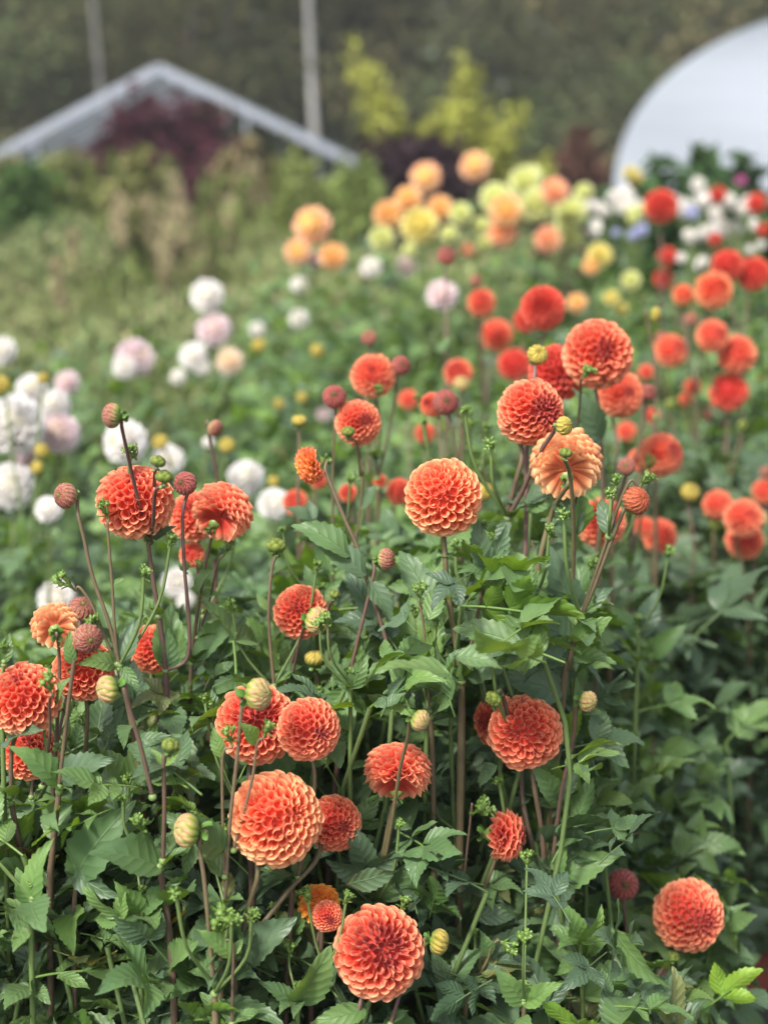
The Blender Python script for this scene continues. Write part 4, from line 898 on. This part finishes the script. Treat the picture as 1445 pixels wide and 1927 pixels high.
# clay bricks edging the bed, lower right
M_BRICK = tinted('brick', rough=.85, noise=.35, nscale=35, bump=.7)
bc = at(1437, 1800, 2.3); rb = np.random.default_rng(4)
for i, (lab, dx, dz, ang) in enumerate((('red clay brick lying flat at the lower right edge under dark leaves', 0, 0, .25), ('red clay brick behind and below the other brick at the lower right edge', .06, -.075, .45))):
    bm = MB(); c, s_ = math.cos(ang), math.sin(ang); Rz = np.array([[c, -s_, 0], [s_, c, 0], [0, 0, 1]])
    uu = np.linspace(-1, 1, 9)
    pts = []
    box(bm, (0, 0, .036), (.215, .102, .060), (.26, .055, .035), Rz); box(bm, (0, 0, .035), (.209, .108, .054), (.24, .05, .032), Rz); box(bm, (0, 0, .036), (.203, .096, .066), (.28, .06, .04), Rz)
    o = bm.obj('brick', M_BRICK); o.location = (bc[0]+dx, 2.3+(.14 if i else 0), max(.004, bc[2]-.04+dz)); tag(o, lab, 'brick', group='bricks edging the bed')
# a low block the bricks rest on
blk = MB(); box(blk, (0, 0, (bc[2]-.05)/2+.005), (.5, .3, max(.02, bc[2]-.07)), (.05, .045, .04)); o = blk.obj('bed_kerb', M_BRICK); o.location = (bc[0]+.12, 2.42, 0); tag(o, 'dark low kerb under the bricks beside the weed cloth', 'kerb')

# ---------------------------------------------------------------- wild meadow on the left
def cards(mb, P, s, C, r, asp=1.6, vert=0.0):
    """many small rhombic leaf faces: centres P, half size s, colours C; vert 1 = blades standing upright"""
    n = len(P); s = np.broadcast_to(s, (n,))
    a = r.normal(0, 1, (n, 3)); a[:, 2] = a[:, 2]*(1-vert)+vert*3; a /= np.linalg.norm(a, axis=1)[:, None]
    b = np.cross(a, r.normal(0, 1, (n, 3))); b /= np.linalg.norm(b, axis=1)[:, None]+1e-9
    V = np.stack([P-a*(s*asp)[:, None], P+b*s[:, None]*.8-a*(s*.1)[:, None], P+a*(s*asp)[:, None], P-b*s[:, None]*.8-a*(s*.1)[:, None]], 1)
    mb.add(V, np.arange(n*4).reshape(n, 4), np.repeat(C[:, None], 4, 1))
r = np.random.default_rng(50)
def zmeadow(x, Y): return .90+.047*(Y-4)-.42*np.exp(-((x/Y+.147)/.035)**2)*(Y > 6.5)+.10*np.sin(x*1.7+1)*np.sin(Y*1.3)+.05*np.sin(x*5+Y*2)
mm = MB(); N = 130000
Y = 4.3+r.random(N)**.8*9.6; x = -.42*Y+r.random(N)*(.42*Y+.10*Y); zt = zmeadow(x, Y); z = .25+(zt-.25)*r.random(N)**.35
patch = (np.sin(x*2.3+Y*1.1)+np.sin(x*.9-Y*1.7+2)+np.sin(x*5.1+1)*.5)/2.5+r.normal(0, .35, N)
C = mixc((.15, .19, .075), (.27, .30, .12), sstep(patch, -.9, .9)); tan = r.random(N) < .05+.10*sstep(Y, 6, 10); C[tan] = np.array((.42, .36, .20))*r.uniform(.6, 1.2, (tan.sum(), 1))
C *= r.uniform(.8, 1.2, (N, 1))
cards(mm, np.stack([x, Y, z], -1), r.uniform(.009, .019, N)*(.7+Y*.07), C, r, 1.8, .45)
tag(mm.obj('meadow_grass', M_FAR), 'blurred wild grass and weeds beyond the white dahlias', 'grass', kind='stuff')
# seeding stems with tan plumes standing out of the meadow
GP = 'tan seed plumes standing in the meadow'
plumes = [(150, 345, 9.0, .9, 'tan plumed grass left of the greenhouse ridge, palest of the plumes'), (110, 350, 9.5, .8, 'tan plumed grass nearest the left edge green bush'), (262, 285, 9.5, .9, 'tall olive seed stem in front of the maroon shrub'),
          (250, 360, 8.5, .8, 'tan seed plume left of the maroon shrub'), (285, 370, 8.6, .6, 'short tan seed plume at the foot of the maroon shrub'), (375, 350, 8.5, .8, 'tan seed plume at the right foot of the maroon shrub'),
          (460, 280, 9.5, 1.0, 'pinkish seed plume in front of the right greenhouse rafter'), (440, 300, 9.0, .8, 'tan seed plume just left of the pinkish one'), (340, 385, 7.6, .5, 'low rusty seed head under the maroon shrub'),
          (520, 300, 9.2, .9, 'olive seed stem below the right greenhouse rafter'), (690, 275, 11, .7, 'brown seed stem at the right end of the greenhouse'), (640, 330, 8.5, .8, 'green seed stem left of the orange dahlias'), (170, 440, 6.4, .5, 'pale seed head low in the meadow at the left'),
          (30, 320, 9.5, .8, 'pinkish seed stems at the left edge'), (560, 330, 8.5, .8, 'green weed stem in the middle of the meadow')]
for i, (px, py, Y_, w_, lab) in enumerate(plumes):
    r = np.random.default_rng(300+i); top = at(px, py, Y_); base = np.array([top[0]+r.normal(0, .1), Y_, 0.0]); t = thing('plumed_grass', lab, 'grass plant', tuple(base), GP)
    st = MB(); pl = MB(); bl = MB()
    for k in range(3 + i % 3):
        tp = top-base+np.array([r.normal(0, .16), r.normal(0, .16), -abs(r.normal(0, .16))*(k > 0)]); tube(st, catmull([(0, 0, 0), tp*.5+np.array([r.normal(0, .03), 0, 0]), tp], 4), .005, (.14, .14, .05), 4)
        m_ = 150; f = r.random(m_); P = tp+np.stack([r.normal(0, .022, m_)*w_, r.normal(0, .022, m_)*w_, -f*.38*w_], -1)
        col = np.array((.40, .34, .20) if 'green' not in lab and 'olive' not in lab else (.16, .20, .05)); cards(pl, P, .011, col*r.uniform(.7, 1.25, (m_, 1)), r, 2.2, .6)
    m_ = 260; P = np.stack([r.normal(0, .13, m_), r.normal(0, .13, m_), r.uniform(.3, top[2]-.1, m_)], -1); cards(bl, P, .016, np.array((.13, .17, .045))*r.uniform(.6, 1.3, (m_, 1)), r, 3.5, .8)
    st.obj('stem', M_STEM, t); pl.obj('plume', M_FAR, t); bl.obj('foliage', M_FAR, t)

# ---------------------------------------------------------------- shrubs
def shrub(name, label, base, branches, col, dens, leaf, r, group=None, brown=(.06, .04, .035), spread=.16, cat='shrub'):
    """branches: end points (world); leaves gather along them"""
    t = thing(name, label, cat, tuple(base), group); st = MB(); fo = MB(); b0 = np.array(base, float)
    for e in branches:
        e = np.array(e)-b0; P = catmull([(0, 0, 0), e*.5+np.array([e[0]*-.1, 0, .05]), e], 6); tube(st, P, np.linspace(.018, .004, len(P)), brown, 5)
        f = r.random(dens)**.7*.75+.25; Q0 = np.stack([np.interp(f*(len(P)-1), np.arange(len(P)), P[:, q]) for q in range(3)], -1)
        Q = Q0+r.normal(0, 1, (dens, 3))*spread*(1.25-f)[:, None]
        cards(fo, Q, leaf, np.asarray(col)*r.uniform(.6, 1.35, (dens, 1))*np.array([1, 1, 1]), r, 1.4)
    st.obj('branches', M_BARK, t); fo.obj('foliage', M_FAR, t); return t
r = np.random.default_rng(60)
shrub('green_bush', 'round green bush at the left in front of the greenhouse', (at(60, 400, 9)[0], 9.0, 0), [at(px, py, 9+r.normal(0, .2)) for px, py in ((20, 330), (60, 318), (95, 345), (40, 380), (85, 400), (130, 390), (0, 370))], (.07, .13, .035), 500, .035, r)
shrub('maroon_shrub', 'dark maroon smoke bush in front of the greenhouse gable', (at(330, 400, 12)[0], 12.0, 0), [at(px, py, 12+r.normal(0, .25)) for px, py in ((205, 275), (235, 240), (255, 205), (300, 380), (345, 390), (370, 360), (420, 300), (320, 400), (290, 340), (350, 330), (330, 370), (290, 290), (330, 215), (350, 260), (300, 330), (330, 350), (370, 300), (400, 270), (385, 235), (270, 300))], (.060, .014, .024), 620, .050, r, spread=.30)
for i, (pts_, Yw, cw, lab) in enumerate(((((100, 300), (130, 290), (160, 310), (120, 350), (180, 360)), 9.6, (.20, .22, .07), 'tall olive weeds left of the maroon smoke bush'),
    (((430, 290), (470, 265), (450, 330), (500, 310)), 9.4, (.24, .20, .10), 'tall tawny weeds right of the maroon smoke bush'), (((520, 300), (555, 290), (590, 310), (560, 350), (620, 340)), 9.2, (.19, .23, .07), 'tall olive weeds under the right greenhouse slope'),
    (((650, 330), (680, 320), (700, 350), (640, 380)), 8.6, (.17, .23, .06), 'green weeds at the right foot of the greenhouse'), (((0, 310), (30, 300), (60, 320), (20, 360)), 9.8, (.22, .21, .10), 'tawny weeds at the left edge before the greenhouse'),
    (((230, 340), (265, 290), (255, 380), (210, 370)), 8.8, (.20, .21, .07), 'olive weeds leaning across the left of the maroon smoke bush'))):
    shrub('tall_weeds', lab, (at(pts_[0][0], 400, Yw)[0], Yw, 0), [at(px, py, Yw+r.normal(0, .2)) for px, py in pts_], cw, 420, .028, r, group='tall weeds before the greenhouse', spread=.14, brown=(.14, .12, .05), cat='weeds')
shrub('maroon_shrub', 'dark purple shrub behind the red tipped orange dahlia', (at(790, 360, 9.5)[0], 9.5, 0), [at(px, py, 9.5+r.normal(0, .2)) for px, py in ((700, 290), (740, 275), (780, 265), (820, 280), (860, 290), (760, 310), (830, 310), (880, 305))], (.032, .016, .022), 420, .04, r, spread=.2)
shrub('russet_shrub', 'russet shrub in the gap left of the polytunnel', (at(1085, 380, 13)[0], 13.0, 0), [at(px, py, 13+r.normal(0, .2)) for px, py in ((1088, 245), (1070, 290), (1100, 290), (1120, 310), (1060, 320))], (.10, .045, .03), 380, .04, r, spread=.16)
ys = []
for (x0_, y0_, x1_, y1_, bow) in ((790, 300, 672, 82, -25), (800, 300, 722, 150, -10), (850, 300, 866, 85, 12), (862, 300, 905, 190, 10), (870, 300, 978, 188, 20), (880, 310, 1025, 300, 10), (790, 310, 735, 245, -8), (840, 300, 820, 200, 0), (890, 310, 960, 270, 6)):
    for f in (.45, .6, .72, .82, .9, 1.0):
        bx = x0_+(x1_-x0_)*f+bow*math.sin(f*3.14); by = y0_+(y1_-y0_)*f; w_ = 34*(1.25-f)+8
        ys.append(at(bx+r.uniform(-w_, w_), by+r.uniform(-12, 14), 10+r.normal(0, .22)))
shrub('yellow_shrub', 'feathery yellow green shrub with arching sprays against the dark trees', (at(840, 380, 10)[0], 10.0, 0), ys, (.34, .36, .065), 140, .024, r, spread=.10, brown=(.12, .09, .06))
dk = (.05, .10, .035)
for i, (px, py, Y_, lab) in enumerate(((1240, 300, 5.2, 'dark leafy shoot rising before the polytunnel, leftmost of them'), (1325, 275, 5.0, 'dark leafy plant rising highest before the polytunnel'), (1405, 292, 5.1, 'dark leafy shoot before the polytunnel near the right edge'))):
    c = at(px, py, Y_); shrub('leafy_shoot', lab, (c[0], Y_, 0), [c, c+np.array([.18, .05, -.10]), c+np.array([-.18, .05, -.12]), c+np.array([.05, 0, -.12]), c+np.array([-.07, .05, -.08]), c+np.array([.0, 0, -.2]), c+np.array([.1, 0, -.22]), c+np.array([-.12, 0, -.2])], dk, 170, .030, r, group='leafy shoots before the polytunnel', spread=.075, cat='plant')

# ---------------------------------------------------------------- greenhouse
M_ALU = tinted('aluminium', rough=.4, noise=.1, nscale=5); M_ALU.node_tree.nodes['Principled BSDF'].inputs['Metallic'].default_value = .4
def glass_mat():
    m, nt, out = nmat('greenhouse_glass'); L = nt.links.new
    gl = nd(nt, 'ShaderNodeBsdfGlossy'); gl.inputs['Roughness'].default_value = .12; gl.inputs[0].default_value = (.8, .85, .9, 1)
    tr = nd(nt, 'ShaderNodeBsdfTransparent'); tr.inputs[0].default_value = (.88, .92, .90, 1)
    df = nd(nt, 'ShaderNodeBsdfDiffuse'); df.inputs[0].default_value = (.45, .5, .52, 1)
    fr = nd(nt, 'ShaderNodeLayerWeight'); fr.inputs[0].default_value = .35
    a = nd(nt, 'ShaderNodeMixShader'); L(mth(nt, 'MULTIPLY', fr.outputs['Fresnel'], .8), a.inputs[0]); L(tr.outputs[0], a.inputs[1]); L(gl.outputs[0], a.inputs[2])
    b = nd(nt, 'ShaderNodeMixShader'); b.inputs[0].default_value = .16; L(a.outputs[0], b.inputs[1]); L(df.outputs[0], b.inputs[2]); L(b.outputs[0], out.inputs[0]); return m
M_GLASS = glass_mat()
YG = 15.0; apex = at(300, 128, YG); lft = at(-60, 322, YG); rgt = at(728, 336, YG); LEN = 5.0
gh = thing('greenhouse', 'low aluminium greenhouse with a pitched glass roof behind the meadow', 'greenhouse', (apex[0], YG, 0)); O = np.array([apex[0], YG, 0])
AL = (.36, .39, .45)
def beam(mb, a, b, w, c=AL):
    a, b = np.array(a), np.array(b); d = b-a; l = np.linalg.norm(d); R = frame(d, up=(0, 1, 0)); box(mb, (a+b)/2, (w, w, l), c, R)
fr_ = None
def part(name, a, b, w):
    m = MB(); beam(m, a, b, w); m.obj(name, M_ALU, gh)
for yy in (0, LEN):
    q = np.array([0, yy, 0]); A = apex-O+q; L_ = lft-O+q; R_ = rgt-O+q
    w = .085 if yy == 0 else .06
    part('rafter', A, L_, w); part('rafter', A, R_, w)
    part('corner_post', L_-np.array([0, 0, .05]), (L_[0], yy, 0), .09); part('corner_post', R_-np.array([0, 0, .05]), (R_[0], yy, 0), .09); part('tie_beam', (L_[0]+.05, yy, L_[2]-.1), (R_[0]-.05, yy, L_[2]-.1), .06)
    for k in range(1, 6):
        xx = L_[0]+(R_[0]-L_[0])*k/6; top = (A+(L_-A)*(xx-A[0])/(L_[0]-A[0])) if xx < A[0] else (A+(R_-A)*(xx-A[0])/(R_[0]-A[0])); part('stud', (xx, yy+.004, 0), (xx, yy+.004, top[2]-.08), .035)
A = apex-O; L_ = lft-O; R_ = rgt-O
for nm_, P in (('ridge', A), ('gutter', L_), ('gutter', R_)): part(nm_, P+np.array([0, .06, 0]), P+np.array([0, LEN-.06, 0]), .08)
for sd_, E in (('l', L_), ('r', R_)):
    for k in range(1, 8): part('glazing_bar', A+np.array([0, LEN*k/8, .0]), E+np.array([0, LEN*k/8, 0]), .04)
    for f in (.35, .7): P = A+(E-A)*f; part('purlin', P+np.array([0, .08, -.06]), P+np.array([0, LEN-.08, -.06]), .04)
    pn = MB(); nrm = np.array([-(E-A)[2], 0, (E-A)[0]]); nrm = nrm/np.linalg.norm(nrm)*np.sign(nrm[2])
    for k in range(8):
        a = A+np.array([0, LEN*k/8+.04, 0])+nrm*.035+(E-A)*.03; b = A+np.array([0, LEN*(k+1)/8-.04, 0])+nrm*.035+(E-A)*.03; c = b+(E-A)*.94; d = a+(E-A)*.94
        top = np.array([a, b, c, d]); low = top-nrm*.006; V = np.concatenate([top, low]); pn.add(V, [[0, 1, 2, 3], [7, 6, 5, 4], [0, 4, 5, 1], [1, 5, 6, 2], [2, 6, 7, 3], [3, 7, 4, 0]], (.5, .5, .5))
    pn.obj('roof_glass', M_GLASS, gh)
# ---------------------------------------------------------------- polytunnel
def film_mat():
    m, nt, out = nmat('tunnel_film'); L = nt.links.new
    p = nd(nt, 'ShaderNodeBsdfPrincipled'); p.inputs['Base Color'].default_value = (.43, .475, .54, 1); p.inputs['Roughness'].default_value = .38
    tc = nd(nt, 'ShaderNodeTexCoord'); mp = nd(nt, 'ShaderNodeMapping'); mp.inputs['Scale'].default_value = (1, 1, 6); L(tc.outputs['Object'], mp.inputs[0])
    n_ = nd(nt, 'ShaderNodeTexNoise'); n_.inputs['Scale'].default_value = 1.2; n_.inputs['Detail'].default_value = 3; L(mp.outputs[0], n_.inputs['Vector'])
    bp = nd(nt, 'ShaderNodeBump'); bp.inputs['Strength'].default_value = .25; bp.inputs['Distance'].default_value = .03; L(n_.outputs[0], bp.inputs['Height']); L(bp.outputs[0], p.inputs['Normal'])
    t = nd(nt, 'ShaderNodeBsdfTranslucent'); t.inputs[0].default_value = (.45, .51, .6, 1); mx = nd(nt, 'ShaderNodeMixShader'); mx.inputs[0].default_value = .25
    L(p.outputs[0], mx.inputs[1]); L(t.outputs[0], mx.inputs[2]); L(mx.outputs[0], out.inputs[0]); return m
M_FILM = film_mat(); YT = 12.0
ce = at(1622, 345, YT); e0 = at(1155, 345, YT); hw = ce[0]-e0[0]; hh = at(1622, 18, YT)[2]-e0[2]; zb = e0[2]; LT = 9.0
tn = thing('polytunnel', 'white film polytunnel with a curved roof, cut by the right edge', 'polytunnel', (ce[0], YT, 0))
aa = np.linspace(math.pi, 0, 41); prof = [(-hw, 0)]+[(math.copysign(abs(math.cos(a))**1.0, math.cos(a))*hw, zb+math.sin(a)**.96*hh) for a in aa]+[(hw, 0)]; prof = np.array(prof)
sh = MB(); yy = np.linspace(0, LT, 19)
for dd in (0, -.02):
    V = np.stack([np.stack([prof[:, 0]*(1+dd/hw)*(1-.006*(k % 2)), np.full(len(prof), y), prof[:, 1]*(1+dd/3)*(1-.006*(k % 2))], -1) for k, y in enumerate(yy)])
    sh.add(V, grid_quads(19, len(prof)), (.7, .7, .7))
sh.obj('cover', M_FILM, tn)
for yv, th_ in ((-.02, .02), (LT, .02)):
    gb = MB(); rows = 14; zz = np.linspace(0, 1, rows); pts = []
    m_ = len(prof)//2; Lp = prof[:m_+1]; 
    V = np.stack([np.stack([Lp[:, 0]*(1-f)+(-Lp[:, 0])*f, np.full(len(Lp), yv)+.05*math.sin(f*math.pi)+.02*np.sin(Lp[:, 1]*5+f*9), Lp[:, 1]], -1) for f in np.linspace(0, 1, 12)])
    gb.add(V, grid_quads(12, len(Lp)), (.7, .7, .7)); V2 = V.copy(); V2[..., 1] += .012; gb.add(V2, grid_quads(12, len(Lp)), (.7, .7, .7)); gb.obj('end_film', M_FILM, tn)
for y in (LT*.25, LT*.5, LT*.75, LT+.05):
    hp = MB(); tube(hp, np.stack([prof[:, 0]*1.001, np.full(len(prof), y), prof[:, 1]*1.001], -1), .014, (.5, .55, .62), 8); hp.obj('hoop', M_ALU, tn)
rot = math.radians(-24); tn.rotation_euler = (0, 0, rot); tn.location = (e0[0]+hw*math.cos(rot), YT+hw*math.sin(rot), 0)

# ---------------------------------------------------------------- trees
def tree_mesh(seed, h, w, col, trunkcol, n, leaf=.10, bare=.0):
    r = np.random.default_rng(seed); tr = MB(); cr = MB()
    P = catmull([(0, 0, 0), (r.normal(0, .15), 0, h*.35), (r.normal(0, .3), r.normal(0, .2), h*.7), (r.normal(0, .3), 0, h)], 6)
    tube(tr, P, np.linspace(.17, .03, len(P)), trunkcol, 9)
    cl = []
    for k in range(26):
        z = h*(bare+(1-bare)*(k+.5)/26); a = k*2.4+r.normal(0, .3); rad = w*(1-.55*(z/h))*r.uniform(.5, 1.05)
        c0 = P[np.argmin(abs(P[:, 2]-z))]; e = np.array([math.cos(a)*rad, math.sin(a)*rad, r.uniform(-.2, .9)])
        tube(tr, catmull([c0, c0+e*.5+np.array([0, 0, .12]), c0+e], 4), np.linspace(.05, .012, 9), trunkcol, 5)
        for q in range(5): cl.append(c0+e*r.uniform(.45, 1.15)+r.normal(0, .35, 3))
    cl = np.array(cl); idx = r.integers(0, len(cl), n); Pn = cl[idx]+r.normal(0, 1, (n, 3))*np.array([.42, .42, .30]); Pn[:, 2] = np.maximum(Pn[:, 2], .1)
    hue = r.uniform(.62, 1.4, len(cl))[idx]; C = np.asarray(col)*hue[:, None]*r.uniform(.7, 1.3, (n, 1)); au = (r.random(len(cl)) < .22)[idx]; C[au] = np.array((.26, .22, .10))*r.uniform(.5, 1.2, (au.sum(), 1)); gn = (r.random(len(cl)) < .3)[idx]; C[gn] = np.array((.12, .17, .06))*r.uniform(.6, 1.3, (gn.sum(), 1))
    cards(cr, Pn, r.uniform(.5, 1.1, n)*leaf, C, r, 1.3)
    return tr.mesh('trunk', M_BARK), cr.mesh('crown', M_FAR)
TT = [tree_mesh(1, 9.5, 2.6, (.145, .150, .070), (.07, .06, .05), 26000, leaf=.055), tree_mesh(2, 10.5, 2.9, (.105, .118, .052), (.06, .055, .045), 26000, leaf=.055), tree_mesh(3, 8.5, 2.4, (.175, .178, .075), (.08, .07, .055), 26000, leaf=.055)]
GT = 'woodland trees behind the greenhouse and tunnel'
spots = [(-6.5, 21.5, 2, 'olive leaved tree at the far left behind the greenhouse'), (-4.6, 24, 0, 'dense dark tree behind the left greenhouse slope'), (-2.6, 22, 2, 'brownish olive tree directly behind the greenhouse ridge'),
         (-.6, 24.5, 0, 'dark tree behind the right greenhouse slope, beside the white birch'), (1.3, 22.5, 1, 'dark tree behind the yellow green shrub'), (3.2, 24, 0, 'dark tree between the yellow shrub and the polytunnel'),
         (5.1, 23, 1, 'very dark tree beside the polytunnel curve'), (7.0, 25, 2, 'tan tinged tree above the polytunnel shoulder'), (9.2, 24, 1, 'dark tree behind the polytunnel at the right edge'), (-8.8, 25, 1, 'dark tree at the left edge of the wood')]
for i, (x, y, k, lab) in enumerate(spots):
    t = thing('tree', lab, 'tree', (x, y, 0), GT); t.rotation_euler = (0, 0, i*1.7); s = 1+.08*math.sin(i*3); t.scale = (s, s, s*1.05)
    link('trunk', TT[k][0], t); link('crown', TT[k][1], t)
# pale birch trunks
def birch(px, py0, py1, Y_, wpx, lab, lean=0):
    r = np.random.default_rng(px); top = at(px-lean, py0, Y_); b = at(px, py1, Y_); base = np.array([b[0]+lean*.01, Y_, 0]); t = thing('birch_tree', lab, 'birch', tuple(base), 'pale birches in front of the wood'); w = pxsize(wpx/2, b)
    tr = MB(); P = catmull([np.zeros(3), b-base, top-base, (top-base)+(top-b)*.9+np.array([0, 0, .5])], 14); c = np.where((np.sin(P[:, 2]*9+3*np.sin(P[:, 2]*3))[:, None] > .86), np.array([[.08, .075, .07]]), np.array([[.30, .29, .27]])*(.9 if px == 592 else .5)); tube(tr, P, np.linspace(w*1.15, w*.7, len(P)), c, 10); tr.obj('trunk', M_BARK, t)
    cr = MB(); tp = P[-1]
    for k in range(8):
        e = tp+np.array([r.normal(0, .9), r.normal(0, .9), r.uniform(-.6, 1.2)]); br = MB(); tube(cr, catmull([tp-np.array([0, 0, r.uniform(0, 1)]), (tp+e)/2+np.array([0, 0, .2]), e], 3), .015, (.1, .08, .07), 4); cards(cr, e+r.normal(0, .35, (350, 3)), .05, np.array((.12, .13, .035))*r.uniform(.6, 1.3, (350, 1)), r, 1.3)
    cr.obj('crown', M_FAR, t)
birch(592, 0, 245, 17.5, 15, 'pale birch trunk rising behind the right greenhouse slope', 12)
birch(190, 0, 165, 18.5, 11, 'grey birch trunk rising behind the left greenhouse slope', 15)
birch(424, 0, 160, 22, 9, 'faint grey birch trunk behind the greenhouse ridge', -6)
birch(838, 0, 120, 22, 8, 'faint pale trunk above the yellow green shrub', 8)
# the wood behind reads as one mass
r = np.random.default_rng(70); wd = MB(); N = 60000; x = r.uniform(-17, 17, N); y = 29+r.random(N)*5; z = r.random(N)*11; keep = np.ones(N, bool)
for (px, py) in ((480, 50), (358, 8), (1420, 5)):
    c = at(px, py, 31); keep &= ((x-c[0]*y/31)**2+(z-(CAM_Z+(c[2]-CAM_Z)*y/31))**2 > .16**2)
x, y, z = x[keep], y[keep], z[keep]; N = len(x)
C = mixc((.10, .115, .06), (.165, .155, .085), sstep(np.sin(x*.9)+np.sin(z*1.3+x)+r.normal(0, .5, N), -1, 1.5))*r.uniform(.6, 1.3, (N, 1))
cards(wd, np.stack([x, y, z], -1), r.uniform(.09, .22, N), C, r, 1.3); tag(wd.obj('woodland', M_FAR), 'dark mixed wood closing the view behind everything', 'woodland', kind='stuff')

# ---------------------------------------------------------------- thin damp air over the field
hz = bpy.data.meshes.new('haze'); x0, x1, y0, y1, z0, z1 = -210, 210, -210, 210, -1.0, 16.0
hz.from_pydata([(x, y, z) for x in (x0, x1) for y in (y0, y1) for z in (z0, z1)], [], [(0, 1, 3, 2), (4, 6, 7, 5), (0, 4, 5, 1), (2, 3, 7, 6), (0, 2, 6, 4), (1, 5, 7, 3)]); hz.update()
hm = bpy.data.materials.new('haze'); hm.use_nodes = True; hm.node_tree.nodes.clear(); pv = hm.node_tree.nodes.new('ShaderNodeVolumePrincipled'); ho = hm.node_tree.nodes.new('ShaderNodeOutputMaterial')
pv.inputs['Color'].default_value = (.92, .94, .95, 1); pv.inputs['Density'].default_value = .0032; pv.inputs['Anisotropy'].default_value = .2
hm.node_tree.links.new(pv.outputs[0], ho.inputs['Volume']); hz.materials.append(hm); tag(link('haze', hz), 'faint pale air over the field', 'haze', kind='stuff')
print('TRIS', sum(len(o.data.polygons) for o in bpy.data.objects if o.type == 'MESH')*2, 'objs', len(bpy.data.objects))
